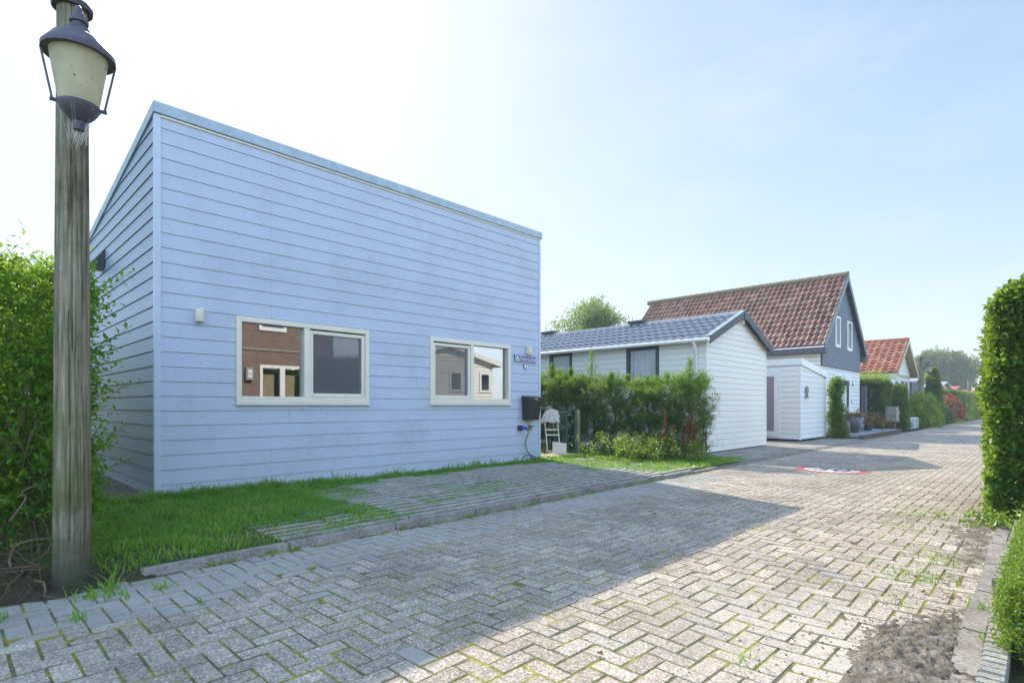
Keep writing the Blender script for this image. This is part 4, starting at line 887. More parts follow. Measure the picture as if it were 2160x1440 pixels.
mb = MB(); mb.poly([(smw[0], BY0 - .006, smw[2]), (smw[1], BY0 - .006, smw[2]), (smw[1], BY0 - .006, smw[3]), (smw[0], BY0 - .006, smw[3])]); mb.obj('pane', 'glass_net', w, recalc=False)
mb = MB(); mb.box(27.75, 27.85, BY0 - .028, BY0 - .0145, 2.0, 2.2); mb.obj('number_plate', 'charcoal', hb)
mb = MB(); mb.box(27.55, 27.60, BY0 - .04, BY0 - .0145, 1.28, 1.36); mb.obj('doorbell', 'black', hb)
mb = MB(); mb.box(26.05, 26.40, BY0 - .22, BY0 - .0145, 1.98, 2.2); mb.obj('porch_lamp', 'charcoal', hb, bevel=.01)
mb = MB(); OV, OG = .42, .22
le = Vector((BX0 - OV, BY0 - OG, ZE + .12 - OV * kl)); up_ = Vector((BXR - BX0 + OV, 0, kl * (BXR - BX0 + OV))); LL = BY1 - BY0 + OG + .1
tiles(mb, le, (0, 1, 0), up_, LL, up_.length, .215, .345, .06, .05, 7, 1.25, .008)
re = Vector((BX1 + OV, BY0 - OG, ZE + .12 - OV * kr)); ur = Vector((BXR - BX1 - OV, 0, kr * (BX1 + OV - BXR)))
tiles(mb, re, (0, 1, 0), ur, LL, ur.length, .215, .345, .06, .05, 7, 1.25, .008)
rf = mb.obj('roof', 'brown_tile', hb, recalc=False)
mb = MB(); y = BY0 - OG - .03; zt = ZR + .17
while y < BY1 + .1:
    mb.tube([(BXR, y, zt), (BXR, y + .36, zt)], [.135, .115], 10); y += .345
mb.obj('ridge_tiles', 'ridge', rf, smooth=True)
mb = MB()                                                    # under-boarding and verge boards
for e, u, s1 in ((le, up_, 1), (re, ur, -1)):
    a, b = e + Vector((0, 0, -.05)), e + u + Vector((0, 0, -.05))
    mb.prism([a, b, b + Vector((0, 0, .03)), a + Vector((0, 0, .03))], [p + Vector((0, LL, 0)) for p in (a, b, b + Vector((0, 0, .03)), a + Vector((0, 0, .03)))])
mb.obj('under_roof', 'charcoal', rf)
mb = MB()
for e, u in ((le, up_), (re, ur)):
    a, b = e + Vector((0, -.03, -.20)), e + u + Vector((0, -.03, -.20)); q = [a, b, b + Vector((0, 0, .2)), a + Vector((0, 0, .2))]
    mb.prism(q, [p + Vector((0, .028, 0)) for p in q])
mb.obj('verge_board', 'greyboard', rf)
mb = MB()
for e, u in ((le, up_), (re, ur)):
    a, b = e + Vector((0, -.035, .0)), e + u + Vector((0, -.035, .0)); q = [a, b, b + Vector((0, 0, .05)), a + Vector((0, 0, .05))]
    mb.prism(q, [p + Vector((0, .033, 0)) for p in q])
mb.obj('verge_flashing', 'lead', rf)
mb = MB()
for e, s1 in ((le, 1), (re, -1)):
    x0, x1 = sorted((e.x - s1 * .06, e.x + s1 * (OV - .02))); mb = MB(); mb.box(x0, x1, e.y + .0, e.y + LL, e.z - .28, e.z - .052); mb.obj('box_gutter', 'charcoal', hb, bevel=.008)
mb = MB(); mb.box(le.x - .075, le.x - .061, le.y, le.y + LL, le.z - .075, le.z - .03); mb.obj('gutter_trim', 'white', hb)
mb = MB(); mb.box(BX0 - .018, BX0 + .05, BY0 - .018, BY0 + .03, .1, 2.66); mb.obj('corner_trim', 'white', hb); mb = MB(); mb.box(BX1 - .03, BX1 + .018, BY0 - .018, BY0 + .03, .1, 2.66); mb.obj('corner_trim', 'white', hb)

# ------------------------------------------------------------------ orange roofed house
OX0, OX1, OY0, OY1, OXR = 34.6, 40.2, 6.0, 13., 37.4
ho = thing('orange_roof_house', 'small white house with bright orange pantile roof and cream verge boards', 'house', (OX0, OY0, .1)); ZE, ZR = 3.05, 4.72
kl = kr = (ZR - ZE) / (OXR - OX0)
rr = [.1 + .165 * k for k in range(17)] + [2.90]; ow = [(36.0, 36.7, 1.2, 2.5), (37.5, 38.35, 1.2, 2.55), (38.75, 39.4, 1.2, 2.55)]
mb = MB(); clad(mb, lambda a, z, o: (a, OY0 - o, z), rr, lambda z: OX0, lambda z: OX1, ow, .014, .006, .014); mb.obj('lower_wall', 'lower_white', ho)
mb = MB(); mb.poly([(OX0, OY0, .1), (OX0, OY1, .1), (OX0, OY1, ZE), (OX0, OY0, ZE)]); mb.obj('side_wall', 'tan', ho)
mb = MB(); q = [(OX0, OY0 - .05, 2.89), (OX1, OY0 - .05, 2.89), (OX1, OY0 - .05, ZE), (OXR, OY0 - .05, ZR), (OX0, OY0 - .05, ZE)]; mb.prism(q, [(a, OY0 - .02, c) for a, b, c in q]); mb.obj('gable_panel', 'white', ho)
mb = MB(); mb.box(OX0 - .01, OX1 + .01, OY0 - .065, OY0 - .02, 2.84, 2.889); mb.obj('gable_moulding', 'tan', ho)
mb = MB(); mb.poly([(OX0, OY0 + .004, .1), (OX1, OY0 + .004, .1), (OX1, OY0 + .004, ZE), (OX0, OY0 + .004, ZE)]); mb.poly([(OX1, OY0, .1), (OX1, OY1, .1), (OX1, OY1, ZE), (OX1, OY0, ZE)]); mb.poly([(OX0, OY1, .1), (OX1, OY1, .1), (OX1, OY1, ZE), (OXR, OY1, ZR), (OX0, OY1, ZE)]); mb.obj('shell', 'charcoal', ho, recalc=False)
for a, b, c, d in ow:
    mb = MB(); mb.ring(a, b, c, d, .06, .06, .06, .06, OY0 - .04, OY0 + .003); w = mb.obj('window', 'greyboard', ho)
    mb = MB(); mb.poly([(a, OY0 - .006, c), (b, OY0 - .006, c), (b, OY0 - .006, d), (a, OY0 - .006, d)]); mb.obj('pane', 'glass_net', w, recalc=False)
mb = MB(); mb.box(37.25, 37.5, OY0 - .075, OY0 - .051, 3.5, 4.4); mb.obj('gable_window', 'charcoal', ho)
mb = MB(); OV, OG = .45, .4; le = Vector((OX0 - OV, OY0 - OG, ZE + .1 - OV * kl)); up_ = Vector((OXR - OX0 + OV, 0, kl * (OXR - OX0 + OV))); LL = OY1 - OY0 + OG
tiles(mb, le, (0, 1, 0), up_, LL, up_.length, .33, .36, .07, .055, 7, 1.2, .008)
re = Vector((OX1 + OV, OY0 - OG, le.z)); ur = Vector((-up_.x, 0, up_.z)); tiles(mb, re, (0, 1, 0), ur, LL, ur.length, .33, .36, .07, .055, 7, 1.2, .008); rf = mb.obj('roof', 'orange_tile', ho, recalc=False)
mb = MB(); y = OY0 - OG - .02
while y < OY1: mb.tube([(OXR, y, ZR + .12), (OXR, y + .37, ZR + .12)], [.13, .11], 8); y += .36
mb.obj('ridge_tiles', 'orange_tile', rf, smooth=True)
mb = MB()
for e, u in ((le, up_), (re, ur)):
    a, b = e + Vector((0, -.03, -.24)), e + u + Vector((0, -.03, -.24)); q = [a, b, b + Vector((0, 0, .24)), a + Vector((0, 0, .24))]
    mb.prism(q, [p + Vector((0, .028, 0)) for p in q])
    a, b = e + Vector((0, 0, -.06)), e + u + Vector((0, 0, -.06)); q = [a, b, b + Vector((0, 0, .03)), a + Vector((0, 0, .03))]; mb.prism(q, [p + Vector((0, LL, 0)) for p in q])
mb.obj('verge_board', 'tan', rf)
mb = MB(); mb.box(le.x - .05, OX0 - .002, OY0 - OG + .02, OY1, le.z - .34, le.z - .065); mb.obj('eaves_box', 'cream', ho)

# ------------------------------------------------------------------ further houses down the road
def small_house(name, label, X0, X1, Y0, Y1, ze, zr, wall, roof, wins, ridge_x=None):
    t = thing(name, label, 'house', (X0, Y0, 0)); xr = (X0 + X1) / 2
    mb = MB(); q = [(X0, Y0, 0), (X1, Y0, 0), (X1, Y0, ze), (xr, Y0, zr), (X0, Y0, ze)]; mb.prism(q, [(a, Y1, c) for a, b, c in q]); mb.obj('wall', wall, t)
    k = (zr - ze) / (xr - X0); mb = MB()
    for s1, ex in ((1, X0 - .3), (-1, X1 + .3)):
        a, b = Vector((ex, Y0 - .25, ze - .3 * k + .02)), Vector((xr, Y0 - .25, zr + .02)); q = [a, b, b + Vector((0, 0, .12)), a + Vector((0, 0, .12))]; mb.prism(q, [p + Vector((0, Y1 - Y0 + .4, 0)) for p in q])
    r = mb.obj('roof', roof, t)
    for a, b, c, d in wins:
        mb = MB(); mb.ring(a, b, c, d, .07, .07, .07, .07, Y0 - .04, Y0 + .01); w = mb.obj('window', 'white', t)
        mb = MB(); mb.poly([(a, Y0 - .012, c), (b, Y0 - .012, c), (b, Y0 - .012, d), (a, Y0 - .012, d)]); mb.obj('pane', 'glass_net', w, recalc=False)
    return t, r
small_house('dark_shed', 'dark grey shed with pale roof edge beyond the orange roofed house', 46.5, 50.2, 6.8, 10, 2.75, 3.0, 'charcoal', 'lead', [])
small_house('tan_shed', 'tall plain tan gabled shed behind the red hydrangea', 60.5, 68.8, 7.0, 14, 2.6, 3.28, 'tan', 'lead', [])
t, r = small_house('red_roof_house', 'low house with pinkish red roof behind the far clipped hedges', 79., 97., 8.2, 18, 2.55, 3.5, 'charcoal', 'redroof', [(82, 84, .9, 2.1)])
mb = MB(); mb.box(86., 87.2, 9., 9.8, 3.2, 3.75); mb.obj('chimney', 'lead', r)
small_house('white_house', 'far white house with red roof at the end of the road', 78., 88., 5.6, 7.9, 2.2, 2.9, 'white', 'redroof', [(79.5, 81, .6, 1.8), (83, 84.5, .6, 1.8)])
small_house('end_house', 'pale lilac house closing the view at the road end', 112., 124., 1.0, 9, 2.4, 3.5, 'trim_blue', 'redroof', [(114, 116, .8, 2.)])

# ------------------------------------------------------------------ terrace in front of the brown house
mb = MB(); x = 18.9 + 3.0
t = thing('front_terrace', 'raised terrace of grey boards with dark timber edge before the brown roofed house', 'terrace', (22., 4.55, 0))
mb = MB(); y = 4.62
while y < 6.15: mb.box(21.9, 28.6, y, y + .19, .06, .15); y += .195
mb.obj('boards', 'lead', t)
mb = MB(); mb.prism([(21.6, 4.48, -.02), (28.7, 4.55, -.02), (28.7, 4.615, -.02), (21.6, 4.615, -.02)], [(21.6, 4.48, .15), (28.7, 4.55, .15), (28.7, 4.615, .15), (21.6, 4.615, .15)]); mb.obj('timber_edge', 'bark', t)
mb = MB(); mb.lathe((23.7, 5.3, .15), [(.19, 0), (.25, .08), (.30, .35), (.285, .50), (.26, .54), (.26, .59), (.24, .59), (.23, .5)], 24, True, False)
t = thing('flower_pot', 'large round dark pot with dried plant on the terrace', 'plant pot', (23.7, 5.3, .15)); mb.obj('pot', 'potgrey', t, smooth=True)
mb = MB(); mb.lathe((23.7, 5.3, .6), [(.24, 0), (.01, .03)], 16); mb.obj('soil', 'soil', t)
def deadplant(parent, c, r, n, mat='dead'):
    O = np.array(c) + RNG.normal(size=(n, 3)) * np.array([r * .4, r * .4, r * .15]); D = RNG.normal(size=(n, 3)); D[:, 2] = np.abs(D[:, 2]) * .6 + .1
    P, D, N, L, Wd, rn = sprigs(O, D, RNG.uniform(.5, 1., n) * r, 7, .10, .07, 1., .3)
    return place('foliage', leaf_mesh('foliage', P, D, N, L, Wd, rn), mat, parent)
deadplant(t, (23.85, 5.25, .72), .28, 50)
t = thing('planter_box', 'square grey planter box beside the round dark pot', 'planter', (25.4, 5.6, .15)); mb = MB(); mb.box(25.1, 25.9, 5.35, 5.95, .15, .78); mb.box(25.06, 25.94, 5.31, 5.99, .781, .84); mb.obj('box', 'charcoal', t, bevel=.01)
mb = MB(); mb.box(25.3, 25.5, 5.33, 5.349, .3, .7); mb.box(25.6, 25.8, 5.33, 5.349, .3, .7); mb.obj('slat', 'lead', t)
t = thing('potted_hydrangea', 'brown dried hydrangea spilling from a small pot on the terrace', 'plant', (26.2, 5.3, .15)); mb = MB(); mb.lathe((26.2, 5.3, .15), [(.15, 0), (.2, .3), (.18, .3)], 16); mb.obj('pot', 'potgrey', t)
deadplant(t, (26.35, 5.2, .5), .55, 110)
mb = MB()
for k in range(1): mb.lathe((27.3 + k * .2, 5.0 + .05 * k, .15), [(.03, 0), (.05, .05), (.035, .1), (.04, .13), (.01, .17)], 8)
t = thing('stone_ornament', 'little dark garden ornament on the terrace boards', 'ornament', (27.4, 5.05, .15)); mb.obj('body', 'black', t, smooth=True)
t = thing('post_box', 'grey wooden letterbox tilted on a short thick post', 'mailbox', (30.5, 5.2, 0)); mb = MB(); mb.box(30.32, 30.72, 5.08, 5.32, -.05, .42); mb.obj('post', 'bark', t)
mb = MB(); mb.prism([(30.15, 4.98, .42), (30.85, 4.98, .42), (30.85, 5.4, .42), (30.15, 5.4, .42)], [(30.08, 4.98, 1.06), (30.76, 4.98, 1.12), (30.76, 5.4, 1.12), (30.08, 5.4, 1.06)]); bd = mb.obj('box', 'greywood', t, bevel=.01)
mb = MB(); mb.lathe((30.48, 4.955, .80), [(.04, 0), (.04, .05)], 10); mb.obj('knob', 'white', bd)
t = thing('stone_planter', 'low grey stone planter trough with white edges in front of orange roofed house', 'planter', (34.4, 5.0, 0)); mb = MB(); mb.box(33.4, 35.5, 4.95, 5.5, 0, .50); mb.obj('trough', 'lead', t)
mb = MB(); mb.box(33.36, 35.54, 4.92, 5.53, .501, .56); mb.box(33.34, 33.42, 4.9, 4.949, 0, .5); mb.box(34.6, 34.67, 4.9, 4.949, 0, .5); mb.box(35.46, 35.54, 4.9, 4.949, 0, .5); mb.obj('rim', 'white', t)
deadplant(t, (34.8, 5.2, .62), .3, 26, 'dark_leaf')
t = thing('wooden_stake', 'short grey wooden stake in front of the dark conifer column', 'stake', (21.75, 4.98, 0)); mb = MB(); mb.box(21.7, 21.8, 4.93, 5.03, 0, .62); mb.obj('stake', 'stake', t, bevel=.01)
t = thing('side_gate', 'tall dark grey slatted garden gate beside the brown roofed house', 'gate', (29.4, 6.1, .05)); mb = MB(); x = 29.08
while x < 30.4: mb.box(x, x + .11, 6.1, 6.14, .1, 2.05); x += .118
mb.obj('panel', 'charcoal', t); mb = MB(); mb.box(29.7, 29.78, 6.04, 6.0999, .1, 2.1); mb.obj('post', 'greyboard', t)

# ------------------------------------------------------------------ garden gate, posts, hand trolley
c_, s_n = .697, -.717
def local(ox, oy):
    """frame turned with the gate: x to the right, y away from the road corner, z up"""
    return lambda p: Vector((ox + c_ * p.x + .717 * p.y, oy - .717 * p.x + c_ * p.y, p.z))
t = thing('garden_gate', 'narrow dark green metal gate with horizontal wire bars beside the hedge', 'gate', (10.0, 8.12, .05))
L = local(10.0, 8.12)
mb = MB(); mb.xf = L
for a, b in (((-.15, 0, .16), (-.15, 0, 1.0)), ((.13, 0, .12), (.13, 0, 1.0)), ((-.15, 0, 1.0), (.13, 0, 1.0)), ((-.15, 0, .16), (.13, 0, .16))): mb.tube([a, b], .021, 8)
fr_ = mb.obj('frame', 'gategreen', t)
mb = MB(); mb.xf = L; z = .2
while z < .98: mb.tube([(-.15, 0, z), (.13, 0, z)], .0045, 5); z += .048
mb.tube([(0, .006, .16), (0, .006, 1.0)], .003, 5); mb.obj('wire_bars', 'gategreen', t)
mb = MB(); mb.xf = L
for z in (.28, .93): mb.tube([(.15, -.01, z), (.24, -.02, z + .02)], .008, 6)
mb.obj('hinge', 'lead', t)
t = thing('gate_post', 'dark green round metal post next to the green gate', 'post', (10.0, 7.9, .0)); mb = MB(); mb.xf = local(10.0, 8.0); mb.tube([(.235, 0, 0), (.235, 0, 1.07)], .028, 10); mb.obj('tube', 'gategreen', t)
mb = MB(); mb.xf = local(10.0, 8.0); mb.tube([(.235, 0, 1.071), (.235, 0, 1.11)], [.031, .02], 10); mb.obj('cap', 'black', t)
t = thing('fence_post', 'square grey timber post behind the dark green metal post', 'post', (10.4, 8.0, 0)); mb = MB(); mb.xf = local(10.15, 8.05); mb.box(.23, .30, .1, .17, 0, 1.06); mb.obj('post', 'stake', t, bevel=.005)
t = thing('mesh_fence', 'thin green wire mesh fence running through the conifer hedge', 'fence', (10.95, 8.0, 0)); mb = MB(); y = 5.6
mb = MB()
while y < 8.0: mb.tube([(10.72, y, .05), (10.72, y, .55)], .002, 3, False); y += .06
z = .08
while z < .56: mb.tube([(10.72, 5.6, z), (10.72, 8.0, z)], .002, 3, False); z += .08
mb.obj('wire', 'gategreen', t)
mb = MB()
for y in (5.6, 6.8): mb.tube([(10.72, y, 0), (10.72, y, .62)], .018, 6)
mb.obj('post', 'gategreen', t)
t = thing('hand_trolley', 'white folding hand trolley leaning at the gate with cloth over its handle', 'trolley', (9.9, 8.4, .05)); L = local(9.90, 8.16)
mb = MB(); mb.xf = L
for a, b in (((-.23, .0, .13), (-.30, .05, .96)), ((.06, .0, .13), (.00, .05, .96)), ((-.255, .02, .48), (.045, .02, .48)), ((-.26, .02, .60), (.04, .02, .60)), ((-.30, .05, .96), (-.2, .06, 1.05)), ((-.2, .06, 1.05), (-.1, .06, 1.05)), ((-.1, .06, 1.05), (0, .05, .96))): mb.tube([a, b], .013, 8)
mb.obj('frame', 'white', t)
for x in (-.30, .12):
    mb = MB(); mb.xf = L; mb.tube([(x - .018, -.01, .115), (x + .018, -.01, .115)], .066, 18); w = mb.obj('wheel', 'black', t)
    mb = MB(); mb.xf = L; mb.tube([(x - .024, -.01, .115), (x + .024, -.01, .115)], .046, 14); mb.obj('hub', 'red', w)
mb = MB(); mb.xf = L; mb.prism([(-.12, -.05, .08), (.17, -.36, .06), (.17, -.36, .31), (-.12, -.05, .33)], [(-.11, -.035, .08), (.18, -.345, .06), (.18, -.345, .31), (-.11, -.035, .33)]); mb.obj('footplate', 'white', t, bevel=.004)
mb = MB(); mb.xf = L; mb.tube([(-.30, -.01, .115), (-.05, -.06, .10)], .012, 6); mb.obj('axle', 'white', t)
mb = MB(); mb.xf = L; gx = 18; gz = 10; ids = []
for j in range(gz + 1):
    for i in range(gx + 1):
        u, v = i / gx, j / gz; wtop = .30 + .05 * v; cx = -.14 + (u - .5) * (.34 + .06 * v); z = 1.075 - .30 * v - .16 * (abs(u - .5) * 2) ** 3 * (1 - .75 * v)
        ids.append(mb.pt((cx, -.03 + .022 * math.sin(u * 22 + v * 2) * v - .02 * v, z + .02 * math.sin(u * 9) * v)))
for j in range(gz):
    for i in range(gx): mb.face((ids[j * (gx + 1) + i], ids[j * (gx + 1) + i + 1], ids[(j + 1) * (gx + 1) + i + 1], ids[(j + 1) * (gx + 1) + i]))
cl_ = mb.mesh('cloth', smooth=True, recalc=False); co_ = place('draped_cloth', cl_, 'offwhite', None, (9.82, 8.2, .75)); tag(co_, 'greyish white cloth draped over the top of the hand trolley', 'cloth')
md = co_.modifiers.new('t', 'SOLIDIFY'); md.thickness = .12; md.offset = -1

# ------------------------------------------------------------------ painted speed sign on the road
t = thing('road_marking', 'worn round speed marking painted on the pavers, red ring around white 30', 'road marking', (11.12, 2.80, .0))
def disc(name, r0, r1, zz, mat):
    V = []; F = []; n = 72
    for k in range(n):
        a = 2 * math.pi * k / n
        for r in (r0, r1): V.append((11.12 + r * math.cos(a), 2.80 + r * math.sin(a), zz))
    for k in range(n): F.append((2 * k, 2 * k + 1, (2 * ((k + 1) % n)) + 1, 2 * ((k + 1) % n)))
    place(name, np_mesh(name, V, F), mat, t)
disc('ring', .44, .60, .007, 'paint_red'); disc('disc', .001, .44, .007, 'paint_white')
text('numeral', '30', .62, (11.12, 2.80, .011), 'paint_black', t, (0, 0, R(-90)), .0004)

# ------------------------------------------------------------------ what the windows mirror: houses across the road
t = thing('brick_house', 'brown brick house across the road mirrored in the left window', 'house', (6.5, -3.2, 0)); wy = -3.2
bd_ = (7.18, 8.62, .15, 2.50); bw = (7.15, 8.05, 3.62, 4.6)
mb = MB(); clad(mb, lambda a, z, o: (a, wy, z), [0, 5.6], lambda z: 3.4, lambda z: 9.75, [bd_, bw], 0, 0, 0); mb.poly([(3.4, wy, 0), (3.4, -9, 0), (3.4, -9, 5.6), (3.4, wy, 5.6)]); mb.poly([(9.75, wy, 0), (9.75, -9, 0), (9.75, -9, 5.6), (9.75, wy, 5.6)]); mb.obj('wall', 'brickwall', t, recalc=False)
mb = MB(); mb.poly([(3.5, wy - 1.2, .1), (9.7, wy - 1.2, .1), (9.7, wy - 1.2, 5.5), (3.5, wy - 1.2, 5.5)]); mb.obj('room', 'room', t)
mb = MB(); mb.box(3.4, 9.75, wy + .003, wy + .03, 2.96, 3.03); mb.obj('string_course', 'slab', t)
mb = MB(); mb.ring(*bd_, .09, .09, .12, .1, wy - .08, wy + .03); mb.box(7.84, 8.0, wy - .08, wy + .03, .27, 2.4); d_ = mb.obj('door', 'white', t)
mb = MB(); mb.poly([(7.2, wy - .03, .2), (8.6, wy - .03, .2), (8.6, wy - .03, 2.45), (7.2, wy - .03, 2.45)]); mb.obj('pane', 'glass_net', d_, recalc=False)
mb = MB(); mb.box(7.3, 7.72, wy - .2, wy - .18, .2, 2.2); mb.box(8.05, 8.42, wy - .2, wy - .18, .2, 2.2); mb.obj('blind', 'tan', d_)
mb = MB(); mb.ring(*bw, .1, .1, .12, .1, wy - .08, wy + .04); w = mb.obj('window', 'white', t)
mb = MB(); mb.poly([(bw[0], wy - .03, bw[2]), (bw[1], wy - .03, bw[2]), (bw[1], wy - .03, bw[3]), (bw[0], wy - .03, bw[3])]); mb.obj('pane', 'glass_net', w, recalc=False)
mb = MB(); mb.box(6.72, 6.94, wy + .003, wy + .12, 1.98, 2.38); q_ = mb.obj('outdoor_lamp', 'lead', t); mb = MB(); mb.box(6.77, 6.89, wy + .12, wy + .14, 2.05, 2.16); mb.box(6.77, 6.89, wy + .12, wy + .14, 2.2, 2.31); mb.obj('lens', 'white', q_)
mb = MB(); q = [(3.1, wy + .35, 5.45), (10.0, wy + .35, 5.45), (10.0, -6.1, 8.0), (3.1, -6.1, 8.0)]; mb.prism(q, [(a, b, c + .15) for a, b, c in q]); mb.obj('roof', 'brown_tile', t)
t = thing('cream_chalet', 'cream gabled chalet across the road mirrored in the right window', 'chalet', (11.9, -2.5, 0)); wy = -2.5
X0, X1, ze, zr = 11.7, 17.0, 2.95, 3.55; xr = 14.4
lo = lambda z: X0 + max(0, z - ze) / (zr - ze) * (xr - X0); hi = lambda z: X1 - max(0, z - ze) / (zr - ze) * (X1 - xr)
ww = [(14.5, 15.2, 1.74, 2.62), (16.2, 16.85, 1.74, 2.62)]
mb = MB(); mb2 = MB(); clad(mb, lambda a, z, o: (a, wy + o, z), [.1 + .16 * k for k in range(22)] + [3.55], lo, hi, ww, .014, .006, .014); mb.obj('gable_wall', 'chalet', t)
mb = MB(); mb.poly([(X0, wy - .6, .1), (X1, wy - .6, .1), (X1, wy - .6, 2.9), (X0, wy - .6, 2.9)]); mb.poly([(X1, wy, .1), (X1, -12, .1), (X1, -12, ze), (X1, wy, ze)]); mb.poly([(X0, wy, .1), (X0, -12, .1), (X0, -12, ze), (X0, wy, ze)]); mb.obj('shell', 'tan', t, recalc=False)
for a, b, c, d in ww:
    mb = MB(); mb.ring(a, b, c, d, .1, .1, .1, .1, wy - .02, wy + .05); w = mb.obj('window', 'white', t); mb = MB(); mb.poly([(a, wy - .01, c), (b, wy - .01, c), (b, wy - .01, d), (a, wy - .01, d)]); mb.obj('pane', 'glass_net', w, recalc=False)
mb = MB()
for e, s1 in (((X0 - .35), 1), ((X1 + .35), -1)):
    k = (zr - ze) / (2.65); a, b = Vector((e, wy + .25, ze - .35 * k)), Vector((xr, wy + .25, zr)); q = [a, b, b + Vector((0, 0, .2)), a + Vector((0, 0, .2))]; mb.prism(q, [p + Vector((0, -9.5, 0)) for p in q])
mb.obj('roof', 'white', t)
# ------------------------------------------------------------------ planting
def hedge(name, label, x0, x1, y0, y1, z1, mat, n, K, ll, lw, faces, sl=.14, z0=.05, lumps=.08, jit=.05, trim=1., group=None, stems=6, cat='hedge', stemmat='twig', shoots=0, keep=None, updir=.35, rnd_round=.0):
    t = thing(name, label, cat, ((x0 + x1) / 2, (y0 + y1) / 2, 0), group)
    P, N = box_surface(n, x0, x1, y0, y1, z0, z1, faces)
    q = pnoise(P, 1.4, x0) * lumps + pnoise(P, 4.5, y0) * lumps * .5
    P = P + N * (q - np.abs(RNG.normal(size=len(P))) * jit)[:, None]
    if rnd_round:                                        # round the upper shoulders
        for ax, lo_, hi_ in ((0, x0, x1), (1, y0, y1)):
            r_ = min(rnd_round, (hi_ - lo_) * .5)
            for e_, sg in ((hi_ - r_, 1), (lo_ + r_, -1)):
                dy, dz_ = (P[:, ax] - e_) * sg, P[:, 2] - (z1 - r_); k_ = (dy > 0) & (dz_ > 0); q_ = np.hypot(dy, dz_); m_ = k_ & (q_ > r_)
                P[m_, ax] = e_ + sg * dy[m_] / q_[m_] * r_; P[m_, 2] = z1 - r_ + dz_[m_] / q_[m_] * r_
    if keep is not None:
        k = np.array([keep(*p) for p in P]) > RNG.uniform(size=len(P)); P, N = P[k], N[k]
    D = unit(N + RNG.normal(size=P.shape) * .5 + np.array([0, 0, updir])); A = sprigs(P - D * sl * .5, D, sl * RNG.uniform(.6, 1.4, len(P)), K, ll, lw, 1.)
    if shoots:
        mg = rnd_round * .8; Ps = RNG.uniform([x0 + mg, min(y0 + mg, (y0 + y1) / 2 - .02), z1 - .08], [x1 - mg, max(y1 - mg, (y0 + y1) / 2 + .02), z1 - .03], (shoots, 3)); Dd = RNG.normal(size=(shoots, 3)) * .25 + np.array([0, 0, 1]); A = cat_l(A, sprigs(Ps, Dd, RNG.uniform(.12, .34, shoots), K + 3, ll, lw, .9))
    P, D, Nn, L, Wd, rn = A
    place('foliage', leaf_mesh('foliage', P, D, Nn, L, Wd, rn), mat, t)
    if stems:
        mb = MB()
        for k in range(stems):
            bx = random.uniform(x0 + .1, x1 - .1); by = random.uniform(y0 + .1, y1 - .1); p = Vector((bx, by, z0 - .06)); path = [p]; d = Vector((random.gauss(0, .25), random.gauss(0, .25), 1))
            while p.z < z1 - .15 and len(path) < 14:
                d = (d + Vector((random.gauss(0, .25), random.gauss(0, .25), .25))).normalized(); p = p + d * max(.12, z1 * .09)
                p = Vector((min(max(p.x, x0 + .04), x1 - .04), min(max(p.y, y0 + .04), y1 - .04), p.z)); path.append(p)
            mb.tube(path, [.016 * (1 - .8 * i / len(path)) + .003 for i in range(len(path))], 4, False)
        mb.obj('stems', stemmat, t)
    return t
# tall privet hedge on the left; sparse where the brown twigs show through
def pk(x, y, z):
    if z < .38: return .30
    h = abs(z - 1.45) < .55
    return (.78 + .3 * noise.noise(Vector((x * 2.2, y * 2.2, z * 2)))) if h else 1.
tp = hedge('privet_hedge', 'tall loose green privet hedge behind the near wooden lamp post', -1.6, .80, 5.15, 15.5, 2.2, 'privet', 18000, 6, .052, .028, ['x1', 'y0', 'z1'], .15, .10, .10, .10, stems=0, shoots=300, keep=pk)
P = RNG.uniform([-1.4, 5.12, .22], [.84, 5.5, 2.0], (2600, 3)); place('foliage', leaf_mesh('foliage', *sprigs(P, RNG.normal(size=(2600, 3)) * .6 + np.array([.1, -.5, .6]), .16, 6, .055, .03, 1.)), 'privet', tp)
P = RNG.uniform([-1.6, 5.45, .35], [.55, 12.4, 2.15], (5200, 3)); place('foliage', leaf_mesh('foliage', *sprigs(P, RNG.normal(size=(5200, 3)) + np.array([0, 0, .6]), .16, 5, .055, .03, 1.)), 'privet', tp)
mb = MB()
for k in range(230):                                          # tangle of twigs
    bx = random.uniform(-1.5, .72); by = 5.22 + abs(random.gauss(0, .22)) if k % 3 else random.uniform(5.3, 9); bx = bx if k % 3 else .72 - abs(random.gauss(0, .12))
    p = Vector((bx, by, random.uniform(0, .5))); d = Vector((random.gauss(0, .5), random.gauss(0, .35), .9)); path = [p]
    for i in range(random.randint(5, 11)):
        d = (d + Vector((random.gauss(0, .22), random.gauss(0, .16), .3))).normalized(); p = p + d * .16; p = Vector((min(p.x, .76), max(p.y, 5.17), min(p.z, 2.15))); path.append(p)
    r0 = random.choice([.003, .004, .005, .006, .008]); mb.tube(path, [r0 * (1 - .75 * i / len(path)) + .0012 for i in range(len(path))], 4, False)
mb.obj('twigs', 'twig', tp)
O = []; Dd = []
for (x, y, z, dx, dy, dz, l) in [(.80, 5.6, 1.05, .7, -.1, .75, .5), (.80, 5.8, .72, .75, -.05, .65, .52), (.78, 5.5, 1.18, .6, -.1, .3, .3), (.8, 6.1, 2.05, .7, 0, .5, .35), (.8, 5.5, 2.0, .5, -.1, .45, .28), (.8, 5.9, .5, .6, 0, .3, .3), (.75, 5.3, 1.5, .5, -.2, .5, .25)]:
    O.append((x, y, z)); Dd.append((dx, dy, dz))
P, D, Nn, L, Wd, rn = sprigs(np.array(O), np.array(Dd), .42, 13, .07, .032, 1.05); place('foliage', leaf_mesh('foliage', P, D, Nn, L, Wd, rn), 'privet', tp)
mb = MB()
